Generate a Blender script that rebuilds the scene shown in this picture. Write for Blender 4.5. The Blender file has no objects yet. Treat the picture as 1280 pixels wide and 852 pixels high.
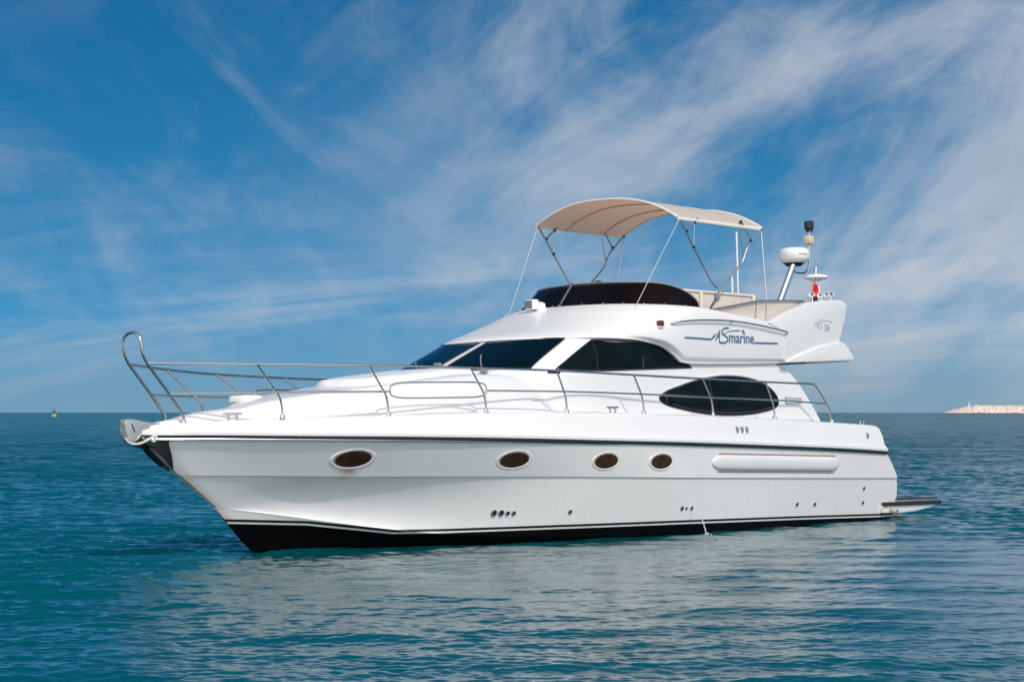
import bpy, bmesh, math, random
import numpy as np
from mathutils import Vector, Matrix

random.seed(7); rng = np.random.default_rng(11)
S = bpy.context.scene
R = math.radians

# ================================================================ camera, sky, sun, exposure
cam_d = bpy.data.cameras.new("camera"); cam = bpy.data.objects.new("camera", cam_d)
S.collection.objects.link(cam); S.camera = cam
cam.location = (33.265, 20.990, 1.822)
cam.rotation_euler = Vector((-0.770046, -0.637162, 0.0324557)).to_track_quat('-Z', 'Y').to_euler()
cam_d.sensor_width = 36.0; cam_d.lens = 77.34
cam_d.clip_start = 0.1; cam_d.clip_end = 60000

SUN_AZ, SUN_EL = 83.0, 49.0          # azimuth counted from the bow towards port
SUN_STRENGTH, SKY_STRENGTH, EXPOSURE = 2.1, 0.11, -0.10
sd = bpy.data.lights.new("sun", 'SUN'); so = bpy.data.objects.new("sun", sd); S.collection.objects.link(so)
sd.energy = SUN_STRENGTH; sd.angle = R(0.53); sd.color = (1.0, 0.955, 0.89)
sv = Vector((math.cos(R(SUN_EL))*math.cos(R(SUN_AZ)), math.cos(R(SUN_EL))*math.sin(R(SUN_AZ)), math.sin(R(SUN_EL))))
so.rotation_euler = sv.to_track_quat('Z', 'Y').to_euler()
so.location = sv*60

S.view_settings.view_transform = 'Standard'; S.view_settings.look = 'None'
S.view_settings.exposure = EXPOSURE; S.view_settings.gamma = 1.0; S.view_settings.use_curve_mapping = False

def build_world():
    w = bpy.data.worlds.new("World"); S.world = w; w.use_nodes = True
    nt = w.node_tree; N = nt.nodes; L = nt.links
    N.clear()
    def n(t, **k):
        a = N.new(t)
        for i, v in k.items(): setattr(a, i, v)
        return a
    def math_(op, a, b=None, c=None, clamp=False):
        m = n('ShaderNodeMath', operation=op, use_clamp=clamp)
        for i, v in enumerate((a, b, c)):
            if v is None: continue
            if isinstance(v, (int, float)): m.inputs[i].default_value = v
            else: L.new(v, m.inputs[i])
        return m.outputs[0]
    def comb(x, y, z):
        m = n('ShaderNodeCombineXYZ')
        for i, v in enumerate((x, y, z)):
            if isinstance(v, (int, float)): m.inputs[i].default_value = v
            else: L.new(v, m.inputs[i])
        return m.outputs[0]
    def noise(vec, scale, detail, rough, dist=0.0, lac=2.0):
        m = n('ShaderNodeTexNoise'); L.new(vec, m.inputs['Vector'])
        m.inputs['Scale'].default_value = scale; m.inputs['Detail'].default_value = detail
        m.inputs['Roughness'].default_value = rough; m.inputs['Distortion'].default_value = dist
        m.inputs['Lacunarity'].default_value = lac
        return m.outputs[0]
    def ramp(v, a, b, lo=0.0, hi=1.0):
        m = n('ShaderNodeMapRange', interpolation_type='SMOOTHSTEP')
        L.new(v, m.inputs[0])
        for i, q in enumerate((a, b, lo, hi)): m.inputs[i+1].default_value = q
        return m.outputs[0]
    tc = n('ShaderNodeTexCoord'); sep = n('ShaderNodeSeparateXYZ'); L.new(tc.outputs['Generated'], sep.inputs[0])
    x, y, z = sep.outputs
    zc = math_('MAXIMUM', z, 0.0)
    # deep clear air: the blue of the upper sky comes down close to the horizon
    z2 = math_('ADD', math_('MULTIPLY', zc, 2.6), 0.30)
    nv = n('ShaderNodeVectorMath', operation='NORMALIZE'); L.new(comb(x, y, z2), nv.inputs[0])
    sky = n('ShaderNodeTexSky', sky_type='NISHITA', sun_disc=False)
    sky.sun_elevation = R(SUN_EL); sky.sun_rotation = R(90-SUN_AZ)
    sky.air_density = 1.3; sky.dust_density = 0.25; sky.ozone_density = 3.0; sky.altitude = 0
    L.new(nv.outputs[0], sky.inputs[0])
    hs = n('ShaderNodeHueSaturation'); hs.inputs['Hue'].default_value = 0.485
    hs.inputs['Saturation'].default_value = 1.42; hs.inputs['Value'].default_value = 1.24
    L.new(sky.outputs[0], hs.inputs['Color'])
    # (bluer with height)
    el = math_('ARCSINE', z)
    dA = n('ShaderNodeMix', data_type='RGBA'); L.new(ramp(el, 0.03, 0.32), dA.inputs[0])
    dA.inputs[6].default_value = (1, 1, 1, 1); dA.inputs[7].default_value = (.22, .66, .82, 1)
    da = n('ShaderNodeVectorMath', operation='MULTIPLY'); L.new(hs.outputs[0], da.inputs[0]); L.new(dA.outputs[2], da.inputs[1])
    # cirrus: azimuth / elevation of the direction, wisps drawn out along slanting streaks
    az = math_('ARCTAN2', y, x)            # radians, +x is the bow heading
    el = math_('ARCSINE', z)
    # azimuth measured from the heading the wisps fan out around
    A0 = math.atan2(-0.637, -0.770)
    daz = math_('SUBTRACT', math_('MODULO', math_('ADD', math_('SUBTRACT', az, A0), 5*math.pi), 2*math.pi), math.pi)
    u = math_('MULTIPLY', daz, -1.0)        # grows to the right as one faces that way
    def rot(ang, su, sv_):
        c, s = math.cos(ang), math.sin(ang)
        uu = math_('ADD', math_('MULTIPLY', u, c), math_('MULTIPLY', el, s))
        vv = math_('SUBTRACT', math_('MULTIPLY', el, c), math_('MULTIPLY', u, s))
        return math_('MULTIPLY', uu, su), math_('MULTIPLY', vv, sv_)
    # right-hand sheet rising to the right
    a, b = rot(R(30), 6.0, 11.0)
    sheet = noise(comb(a, b, 0.3), 1.0, 7.0, 0.58, 0.6)
    a2, b2 = rot(R(36), 13.0, 48.0)
    fib = noise(comb(a2, b2, 4.1), 1.0, 6.0, 0.62, 0.9)
    mask_r = ramp(math_('ADD', u, math_('MULTIPLY', el, 0.45)), -0.08, 0.12)
    s1 = math_('MULTIPLY', ramp(math_('ADD', math_('MULTIPLY', sheet, 0.80), math_('MULTIPLY', fib, 0.22)), 0.38, 0.68), mask_r)
    # left-hand wisps falling to the right
    a3, b3 = rot(R(-46), 10.0, 17.0)
    w1 = noise(comb(a3, b3, 9.7), 1.0, 7.0, 0.6, 1.1)
    a4, b4 = rot(R(-40), 26.0, 75.0)
    w2 = noise(comb(a4, b4, 2.2), 1.0, 5.0, 0.6, 0.8)
    s2 = ramp(math_('ADD', math_('MULTIPLY', w1, 0.80), math_('MULTIPLY', w2, 0.22)), 0.48, 0.86)
    s2 = math_('MULTIPLY', s2, math_('SUBTRACT', 1.0, math_('MULTIPLY', mask_r, 0.6)))
    # low flat veil
    a5, b5 = rot(R(6), 6.0, 48.0)
    w3 = noise(comb(a5, b5, 6.4), 1.0, 6.0, 0.58, 0.5)
    s3 = math_('MULTIPLY', ramp(w3, 0.40, 0.72), ramp(el, 0.115, 0.02))
    # soft mottled veil over everything
    s4 = math_('MULTIPLY', ramp(noise(comb(math_('MULTIPLY', u, 9.0), math_('MULTIPLY', el, 15.0), 3.3), 1.0, 9.0, 0.62, 0.5), 0.44, 0.80), 0.24)
    s4 = math_('ADD', s4, math_('MULTIPLY', math_('MULTIPLY', ramp(u, 0.0, 0.22), ramp(el, 0.09, 0.005)), 0.17))
    cl = math_('ADD', math_('ADD', s4, math_('MULTIPLY', s3, 0.48)), math_('ADD', math_('MULTIPLY', s1, 0.66), math_('MULTIPLY', s2, 0.28)), clamp=True)
    cl = math_('MULTIPLY', math_('MULTIPLY', cl, 0.92), math_('MULTIPLY', ramp(el, 0.18, 0.32, 1.0, 0.10), math_('SUBTRACT', 1.0, math_('MULTIPLY', ramp(u, -0.13, -0.21, 0.0, 0.75), ramp(el, 0.11, 0.16)))))
    mix = n('ShaderNodeMix', data_type='RGBA'); L.new(cl, mix.inputs[0]); L.new(da.outputs[0], mix.inputs[6])
    mix.inputs[7].default_value = (5.9, 6.1, 6.5, 1)
    # pale haze on the horizon
    hz = n('ShaderNodeMix', data_type='RGBA'); L.new(ramp(el, 0.055, -0.01, 0.0, 0.85), hz.inputs[0]); L.new(mix.outputs[2], hz.inputs[6])
    hz.inputs[7].default_value = (1.76, 3.10, 4.15, 1); mix = hz
    # the sky deepens well above the horizon
    dm = n('ShaderNodeMix', data_type='RGBA'); L.new(ramp(el, 0.17, 0.50), dm.inputs[0])
    dm.inputs[6].default_value = (1, 1, 1, 1); dm.inputs[7].default_value = (.34, .60, .64, 1)
    dk = n('ShaderNodeVectorMath', operation='MULTIPLY'); L.new(mix.outputs[2], dk.inputs[0]); L.new(dm.outputs[2], dk.inputs[1])
    # added bright cloud behind the viewpoint, out of view, fill light for the hull
    back = ramp(math_('COSINE', daz), 0.35, -0.75); up = ramp(el, 0.16, 0.60)
    fill_veil = math_('MULTIPLY', math_('MULTIPLY', math_('MAXIMUM', math_('MULTIPLY', back, math_('MULTIPLY', ramp(el, 0.0, 0.10), ramp(el, 0.55, 1.15, 1.0, 0.35))), math_('MULTIPLY', math_('MULTIPLY', up, 0.25), ramp(math_('COSINE', daz), 0.6, -0.3))), ramp(sheet, 0.25, 0.65, 0.55, 1.0)), 0.95)
    mixv = n('ShaderNodeMix', data_type='RGBA'); L.new(fill_veil, mixv.inputs[0]); L.new(dk.outputs[0], mixv.inputs[6])
    mixv.inputs[7].default_value = (22.5, 21.6, 20.8, 1); mix = mixv
    bg = n('ShaderNodeBackground'); bg.inputs[1].default_value = SKY_STRENGTH; L.new(mix.outputs[2], bg.inputs[0])
    out = n('ShaderNodeOutputWorld'); L.new(bg.outputs[0], out.inputs[0])
build_world()

# ================================================================ helpers
COL = S.collection
def mat(name, color, rough=0.5, metal=0.0, spec=0.5, coat=0.0, var=0.0, vscale=3.0, bump=0.0, bscale=20.0):
    m = bpy.data.materials.new(name); m.use_nodes = True
    nt = m.node_tree; p = nt.nodes['Principled BSDF']
    p.inputs['Base Color'].default_value = (*color, 1); p.inputs['Roughness'].default_value = rough
    p.inputs['Metallic'].default_value = metal; p.inputs['Specular IOR Level'].default_value = spec
    p.inputs['Coat Weight'].default_value = coat; p.inputs['Coat Roughness'].default_value = 0.05
    tc = nt.nodes.new('ShaderNodeTexCoord')
    if var:
        no = nt.nodes.new('ShaderNodeTexNoise'); no.inputs['Scale'].default_value = vscale; no.inputs['Detail'].default_value = 6
        nt.links.new(tc.outputs['Object'], no.inputs['Vector'])
        mr = nt.nodes.new('ShaderNodeMapRange'); mr.inputs[1].default_value = .1; mr.inputs[2].default_value = .9
        mr.inputs[3].default_value = 1-var; mr.inputs[4].default_value = 1+var
        nt.links.new(no.outputs[0], mr.inputs[0])
        mx = nt.nodes.new('ShaderNodeVectorMath'); mx.operation = 'SCALE'; mx.inputs[0].default_value = color
        nt.links.new(mr.outputs[0], mx.inputs['Scale']); nt.links.new(mx.outputs[0], p.inputs['Base Color'])
        mr2 = nt.nodes.new('ShaderNodeMapRange'); mr2.inputs[1].default_value = .1; mr2.inputs[2].default_value = .9
        mr2.inputs[3].default_value = rough*.8; mr2.inputs[4].default_value = min(1, rough*1.25)
        nt.links.new(no.outputs[0], mr2.inputs[0]); nt.links.new(mr2.outputs[0], p.inputs['Roughness'])
    if bump:
        nb = nt.nodes.new('ShaderNodeTexNoise'); nb.inputs['Scale'].default_value = bscale; nb.inputs['Detail'].default_value = 5
        nt.links.new(tc.outputs['Object'], nb.inputs['Vector'])
        bp = nt.nodes.new('ShaderNodeBump'); bp.inputs['Strength'].default_value = bump; bp.inputs['Distance'].default_value = .02
        nt.links.new(nb.outputs[0], bp.inputs['Height']); nt.links.new(bp.outputs[0], p.inputs['Normal'])
    return m

def catmull(pts, sub=8, closed=False):
    P = [np.array(p, float) for p in pts]; n = len(P); out = []
    rngi = range(n) if closed else range(n-1)
    for i in rngi:
        if closed: p0, p1, p2, p3 = P[i-1], P[i], P[(i+1) % n], P[(i+2) % n]
        else: p0, p1, p2, p3 = P[max(i-1, 0)], P[i], P[i+1], P[min(i+2, n-1)]
        for k in range(sub):
            t = k/sub
            out.append(.5*((2*p1)+(-p0+p2)*t+(2*p0-5*p1+4*p2-p3)*t*t+(-p0+3*p1-3*p2+p3)*t**3))
    if not closed: out.append(P[-1])
    return out
def fillet(pts, r=.08, sub=6):
    """polyline with its corners rounded"""
    P = [np.array(p, float) for p in pts]; out = [P[0]]
    for i in range(1, len(P)-1):
        a, b, c = P[i-1], P[i], P[i+1]
        d1 = (a-b); d2 = (c-b); l1 = np.linalg.norm(d1); l2 = np.linalg.norm(d2)
        q = min(r, l1*.45, l2*.45); s = b+d1/l1*q; e = b+d2/l2*q
        for k in range(sub+1):
            t = k/sub; out.append((1-t)**2*s+2*t*(1-t)*b+t*t*e)
    out.append(P[-1]); return out

class MB:
    def __init__(s): s.v = []; s.f = []; s.m = []
    def add(s, vs, fs, m=0):
        o = len(s.v); s.v += [tuple(map(float, p)) for p in vs]
        s.f += [tuple(o+i for i in f) for f in fs]; s.m += [m]*len(fs); return s
    def grid(s, P, m=0, flip=False, closed_u=False, closed_v=False):
        nu, nv = len(P), len(P[0]); vs = [p for row in P for p in row]; fs = []
        for i in range(nu if closed_u else nu-1):
            for j in range(nv if closed_v else nv-1):
                a = i*nv+j; b = ((i+1) % nu)*nv+j; c = ((i+1) % nu)*nv+(j+1) % nv; d = i*nv+(j+1) % nv
                fs.append((a, d, c, b) if flip else (a, b, c, d))
        return s.add(vs, fs, m)
    def tube(s, path, r, seg=10, m=0, closed=False, ry=None):
        P = [np.array(p, float) for p in path]; n = len(P); rings = []
        T = []
        for i in range(n):
            a = P[(i-1) % n] if (closed or i > 0) else P[i]; b = P[(i+1) % n] if (closed or i < n-1) else P[i]
            t = b-a; T.append(t/(np.linalg.norm(t)+1e-12))
        up = np.array([0, 0, 1.]) if abs(T[0][2]) < .9 else np.array([1., 0, 0])
        nrm = up-T[0]*up.dot(T[0]); nrm /= np.linalg.norm(nrm)
        for i in range(n):
            nrm = nrm-T[i]*nrm.dot(T[i]); nrm /= np.linalg.norm(nrm)+1e-12; bi = np.cross(T[i], nrm)
            rr = r[i] if hasattr(r, '__len__') else r; r2 = rr if ry is None else ry
            rings.append([P[i]+nrm*rr*math.cos(2*math.pi*k/seg)+bi*r2*math.sin(2*math.pi*k/seg) for k in range(seg)])
        s.grid(rings, m, closed_u=closed, closed_v=True)
        if not closed:
            o = len(s.v); s.add(rings[0], [tuple(range(seg))][:1], m); s.add(rings[-1], [tuple(reversed(range(seg)))], m)
        return s
    def lathe(s, prof, c, axis=(0, 0, 1), seg=28, m=0):
        ax = Vector(axis).normalized(); q = ax.to_track_quat('Z', 'Y'); c = Vector(c); rows = []
        for r_, h_ in prof:
            rows.append([tuple(c+q @ Vector((r_*math.cos(2*math.pi*k/seg), r_*math.sin(2*math.pi*k/seg), h_))) for k in range(seg)])
        s.grid(rows, m, closed_v=True, flip=True)
        return s
    def box(s, c, d, m=0, rot=None):
        c = Vector(c); q = rot or Matrix.Identity(3)
        vs = [tuple(c+q @ Vector((sx*d[0]/2, sy*d[1]/2, sz*d[2]/2))) for sx in (-1, 1) for sy in (-1, 1) for sz in (-1, 1)]
        return s.add(vs, [(0, 1, 3, 2), (4, 6, 7, 5), (0, 4, 5, 1), (2, 3, 7, 6), (0, 2, 6, 4), (1, 5, 7, 3)], m)
    def prism(s, poly, y0, y1, m=0):
        """(x,z) outline pulled through y0..y1"""
        n = len(poly); a = [(p[0], y0, p[1]) for p in poly]; b = [(p[0], y1, p[1]) for p in poly]
        fs = [tuple(range(n)), tuple(reversed(range(n, 2*n)))]+[(i, n+i, n+(i+1) % n, (i+1) % n) for i in range(n)]
        return s.add(a+b, fs, m)
    def build(s, name, mats, parent=None, angle=35, bevel=0, bseg=2, weld=True, label=None):
        me = bpy.data.meshes.new(name); me.from_pydata(s.v, [], s.f)
        mats = mats if isinstance(mats, (list, tuple)) else [mats]
        for q in mats: me.materials.append(q)
        me.polygons.foreach_set('material_index', s.m)
        bm = bmesh.new(); bm.from_mesh(me)
        if weld: bmesh.ops.remove_doubles(bm, verts=bm.verts, dist=1e-5)
        bmesh.ops.recalc_face_normals(bm, faces=bm.faces)
        if bevel:
            es = [e for e in bm.edges if len(e.link_faces) == 2 and e.calc_face_angle(0) > R(40)]
            bmesh.ops.bevel(bm, geom=es, offset=bevel, segments=bseg, affect='EDGES', profile=.5, clamp_overlap=True)
        bm.to_mesh(me); bm.free()
        me.polygons.foreach_set('use_smooth', [True]*len(me.polygons))
        me.set_sharp_from_angle(angle=R(angle))
        o = bpy.data.objects.new(name, me); COL.objects.link(o)
        if parent: o.parent = parent
        if label: o['label'] = label
        return o
def thing(name, label, cat, loc=(0, 0, 0)):
    o = bpy.data.objects.new(name, None); COL.objects.link(o); o.location = loc
    o.empty_display_size = .3; o['label'] = label; o['category'] = cat; return o
def tag(o, label, cat): o['label'] = label; o['category'] = cat; return o
def strip_fill(poly, fy, n=28, m=14, off=.006):
    """grid that fills an (x,z) outline, laid on the surface y = fy(x,z)"""
    P = np.array(poly); z0, z1 = P[:, 1].min(), P[:, 1].max(); rows = []
    for i in range(m+1):
        z = z0+(z1-z0)*(i/m); z = min(max(z, z0+1e-4), z1-1e-4); xs = []
        for a in range(len(P)):
            p, q = P[a], P[(a+1) % len(P)]
            if (p[1]-z)*(q[1]-z) <= 0 and p[1] != q[1]: xs.append(p[0]+(q[0]-p[0])*(z-p[1])/(q[1]-p[1]))
        xa, xb = min(xs), max(xs)
        rows.append([(x, float(fy(x, z))+off, z) for x in np.linspace(xa, xb, n)])
    return rows
def outline(poly, fy, off, sub=6, smooth=False):
    P = catmull([(p[0], 0, p[1]) for p in poly], sub, True) if smooth else \
        [np.array(((1-t)*poly[i][0]+t*poly[(i+1) % len(poly)][0], 0, (1-t)*poly[i][1]+t*poly[(i+1) % len(poly)][1]))
         for i in range(len(poly)) for t in np.arange(0, 1, 1/sub)]
    return [(p[0], float(fy(p[0], p[2]))+off, p[2]) for p in P]
def smooth2(poly, sub=5): return [(p[0], p[2]) for p in catmull([(q[0], 0, q[1]) for q in poly], sub, True)]
def text_on(mb, txt, size, x0, z0, fy, off, width=None, shear=0.0, extra=0.0, m=0):
    """lettering laid on a side surface; reads from the bow aft (towards -x)"""
    c = bpy.data.curves.new('lettering', 'FONT'); c.body = txt; c.size = size; c.shear = shear; c.offset = extra; c.resolution_u = 4
    o = bpy.data.objects.new('lettering', c); COL.objects.link(o)
    me = bpy.data.meshes.new_from_object(o.evaluated_get(bpy.context.evaluated_depsgraph_get()))
    bpy.data.objects.remove(o); bpy.data.curves.remove(c)
    vs = np.array([v.co[:] for v in me.vertices]); fs = [tuple(p.vertices) for p in me.polygons]
    bpy.data.meshes.remove(me)
    if width: vs[:, 0] *= width/(vs[:, 0].max()-vs[:, 0].min())
    out = [(x0-v[0], float(fy(x0-v[0], z0+v[1]))+off, z0+v[1]) for v in vs]
    mb.add(out, fs, m)
def stroke(mb, pts, w, fy, off, m=0):
    """flat painted stroke (x,z,width) on a side surface"""
    P = [np.array(p[:2], float) for p in pts]; rows = []
    for i, p in enumerate(P):
        t = P[min(i+1, len(P)-1)]-P[max(i-1, 0)]; t /= np.linalg.norm(t)+1e-9; nn = np.array((-t[1], t[0]))
        ww = (pts[i][2] if len(pts[i]) > 2 else w)/2
        rows.append([(q[0], float(fy(q[0], q[1]))+off, q[1]) for q in (p+nn*ww, p-nn*ww)])
    mb.grid(rows, m)

# ---------------------------------------------------------------- shape functions (boat frame: x to the bow, y to port, z up)
def mono(xs, ys):
    """monotone cubic through the points -> callable"""
    xs = np.asarray(xs, float); ys = np.asarray(ys, float)
    d = np.diff(ys) / np.diff(xs); m = np.empty_like(ys)
    m[0], m[-1] = d[0], d[-1]
    for i in range(1, len(xs) - 1):
        m[i] = 0 if d[i-1]*d[i] <= 0 else 2*d[i-1]*d[i]/(d[i-1]+d[i])
    def f(x):
        x = np.clip(np.asarray(x, float), xs[0], xs[-1])
        i = np.clip(np.searchsorted(xs, x) - 1, 0, len(xs) - 2)
        h = xs[i+1]-xs[i]; t = (x-xs[i])/h
        return ((2*t**3-3*t**2+1)*ys[i] + (t**3-2*t**2+t)*h*m[i]
                + (-2*t**3+3*t**2)*ys[i+1] + (t**3-t**2)*h*m[i+1])
    return f
def sstep(a, b, x):
    t = np.clip((np.asarray(x, float)-a)/(b-a), 0, 1); return t*t*(3-2*t)

# hull lines
RUB_X = [.25, 1.77, 4.0, 6.41, 8.26, 10.1, 11.86, 12.75, 13.58, 14.36, 14.91, 15.12]
rub_y = mono(RUB_X, [2.08, 2.15, 2.19, 2.20, 2.11, 1.86, 1.42, 1.12, .79, .43, .15, .03])
rub_z = mono(RUB_X, [1.075, 1.14, 1.215, 1.29, 1.34, 1.395, 1.44, 1.46, 1.48, 1.50, 1.51, 1.52])
KN_X = [-.05, 3.0, 6.3, 8.2, 9.82, 11.2, 12.27, 13.35, 14.32, 14.52]
kn_y = mono(KN_X, [2.0, 2.10, 2.12, 1.95, 1.64, 1.27, .92, .52, .12, .03])
kn_z = mono(KN_X, [.64, .71, .79, .845, .89, .925, .95, .99, 1.02, 1.03])
CH_X = [-.1, 5.3, 8.0, 9.5, 10.64, 11.44, 12.4, 13.2, 13.86]
ch_y = mono(CH_X, [1.86, 1.97, 1.74, 1.44, 1.14, .90, .56, .27, .03])
ch_z = mono(CH_X, [-.10, -.04, .0, .05, .13, .22, .37, .50, .60])
ke_z = mono([-.1, 6, 10, 12.3, 13.2, 13.86], [-.75, -.85, -.75, -.45, .0, .58])
# gunwale
GU_X = [.35, 2.0, 5.5, 7.25, 8.9, 10.3, 11.9, 13.3, 14.57, 14.95]
gu_y = mono(GU_X, [1.99, 2.06, 2.10, 2.07, 1.94, 1.70, 1.30, .78, .22, .06])
gu_z = mono(GU_X, [1.54, 1.60, 1.71, 1.745, 1.765, 1.775, 1.75, 1.73, 1.685, 1.67])
de_c = mono([.3, 6.0, 9.8, 10.6, 11.5, 12.1, 12.74, 13.2, 13.5, 14.2, 14.76, 15.0],
            [1.56, 1.9, 2.36, 2.30, 2.20, 2.13, 2.05, 1.97, 1.90, 1.82, 1.71, 1.69])
tr_w = mono([.3, 9.0, 10.0, 11.0, 12.0, 12.8, 13.6, 15.0], [1.6, 1.55, 1.42, 1.2, .88, .58, .22, .0])
def deck_z(x, y):
    zg = gu_z(x) - .03; zc = de_c(x); a = np.abs(y); w = tr_w(x)
    f = 1 - sstep(w*.80, w*1.02 + .16, a)
    return zg + (zc - zg) * (f*(1 - .10*(a/np.maximum(w, .15))**2*f))

# deckhouse, as plan outlines at each height
hs_xf = mono([1.5, 2.30, 2.34, 2.40, 2.87, 3.0], [9.75, 9.72, 9.68, 9.56, 8.41, 8.10])
hs_xs = mono([1.5, 2.40, 2.87, 3.0], [7.6, 7.0, 6.2, 6.0])
hs_w = mono([1.5, 1.7, 2.40, 2.87, 3.0], [1.77, 1.74, 1.64, 1.57, 1.55])
hs_xa = mono([1.5, 1.63, 1.95, 2.26, 2.42, 2.52, 2.60], [1.90, 1.95, 2.18, 2.46, 2.66, 2.90, 3.30])
def super_front(x, xs, xf, w, n):
    u = np.clip((np.asarray(x, float)-xs)/(xf-xs), 0, 1)
    return w*(1-u**n)**(1/n)
def house_y(x, z):
    return super_front(x, hs_xs(z), hs_xf(z), hs_w(z), 3.0)
def house_x(y, z):      # front of the deckhouse at half breadth y
    u = np.clip(np.abs(y)/hs_w(z), 0, 1)
    return hs_xs(z) + (hs_xf(z)-hs_xs(z))*(1-u**3.0)**(1/3.0)
# flybridge moulding
fb_xf = mono([2.45, 2.88, 3.07, 3.20, 3.36, 3.44], [8.6, 8.47, 7.90, 7.45, 6.98, 6.70])
fb_xs = mono([2.45, 2.88, 3.44], [5.6, 5.4, 4.4])
fb_w = mono([2.45, 2.60, 2.90, 3.2, 3.36, 3.44], [1.70, 1.72, 1.74, 1.73, 1.70, 1.66])
FB_N = 2.6
def fly_y(x, z):
    return super_front(x, fb_xs(z), fb_xf(z), fb_w(z), FB_N)
fb_low = mono([.5, 2.2, 3.1, 5.6, 5.75, 5.95, 6.3, 7.0, 8.2, 9.0], [2.63, 2.60, 2.57, 2.52, 2.53, 2.66, 2.79, 2.86, 2.87, 2.87])
fb_top = mono([.5, 2.2, 3.0, 3.45, 4.3, 5.3, 6.4, 7.1, 9.0], [3.0, 3.01, 3.14, 3.22, 3.30, 3.39, 3.425, 3.44, 3.44])
# topsides of the hull, half breadth at x, z (between the chine and the rub rail)
def hull_y(x, z):
    x = np.asarray(x, float); z = np.asarray(z, float)
    zk = kn_z(x); up = z >= zk
    t = np.clip((z-zk)/(rub_z(x)-zk), 0, 1)
    yu = kn_y(x)+.022*(1-.25*sstep(12.5, 14.0, x))*(1-sstep(14.3, 14.52, x)) + (rub_y(x)-kn_y(x)-.022*(1-.25*sstep(12.5, 14.0, x))*(1-sstep(14.3, 14.52, x)))*t
    t2 = np.clip((z-ch_z(x))/(zk-ch_z(x)), 0, 1)
    yl = ch_y(x) + (kn_y(x)-ch_y(x))*t2 - .10*sstep(8.5, 12, x)*(1-sstep(12.6, 13.9, x))*4*t2*(1-t2)
    return np.where(up, yu, yl)
# ---------------------------------------------------------------- end of shape functions
# ================================================================ materials
M_gel = mat('white_gelcoat', (.73, .73, .73), .30, coat=.12, var=.015, vscale=1.3)
M_gel2 = mat('white_gelcoat_matt', (.80, .80, .795), .38, coat=.1, var=.02, vscale=2.0)
M_steel = mat('stainless_steel', (.50, .48, .46), .24, 1.0, var=.06, vscale=9)
M_plate = mat('dark_mirror_steel', (.035, .035, .037), .16, .5, var=.2, vscale=4)
M_rub = mat('dark_rubber', (.012, .018, .019), .35, var=.2, vscale=5)
M_black = mat('black_plastic', (.012, .012, .013), .4, var=.15, vscale=12)
M_glass = mat('tinted_glass', (.004, .008, .008), .035, spec=.08, var=.7, vscale=2.2)
M_wind = mat('windscreen_glass', (.002, .006, .007), .03, spec=.22, var=.2, vscale=1.2)
M_port = mat('porthole_glass', (.040, .020, .012), .06, spec=.25, var=.6, vscale=5)
M_acryl = mat('dark_acrylic', (.006, .004, .0042), .07, spec=.08, var=.3, vscale=2)
M_cloth = mat('beige_vinyl', (.62, .56, .50), .6, var=.05, vscale=6, bump=.15, bscale=60)
M_cream = mat('cream_piping', (.76, .70, .60), .5, var=.05)
M_logo = mat('blue_grey_vinyl_lettering', (.085, .145, .26), .35, var=.06, vscale=10)
M_grey = mat('grey_grille', (.22, .23, .25), .5, var=.1)
M_rope = mat('white_rope', (.60, .59, .57), .8, var=.1, vscale=30)
M_white = mat('white_plastic', (.82, .81, .80), .35, var=.02)
M_redlens = mat('red_lens', (.14, .006, .008), .12, var=.1)
M_red = mat('red_cloth', (.55, .012, .015), .7, var=.1, vscale=15)
M_wcloth = mat('white_cloth', (.78, .76, .74), .7, var=.05)
M_bcloth = mat('black_cloth', (.015, .013, .013), .7, var=.1)
M_tan = mat('tan_gap', (.36, .26, .21), .6, var=.1)
M_teak = mat('dark_deck_board', (.05, .035, .035), .5, var=.2, vscale=8)
M_pipe = mat('stained_pipe', (.55, .47, .40), .5, var=.25, vscale=18)
def canvas():
    m = mat('beige_canvas', (.84, .79, .74), .85, var=.04, vscale=2.5, bump=.12, bscale=9)
    nt = m.node_tree; p = nt.nodes['Principled BSDF']; out = nt.nodes['Material Output']
    tr = nt.nodes.new('ShaderNodeBsdfTranslucent'); tr.inputs[0].default_value = (.58, .32, .19, 1)
    mx = nt.nodes.new('ShaderNodeMixShader'); mx.inputs[0].default_value = .50
    nt.links.new(p.outputs[0], mx.inputs[1]); nt.links.new(tr.outputs[0], mx.inputs[2]); nt.links.new(mx.outputs[0], out.inputs[0])
    return m
M_canvas = canvas()
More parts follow.
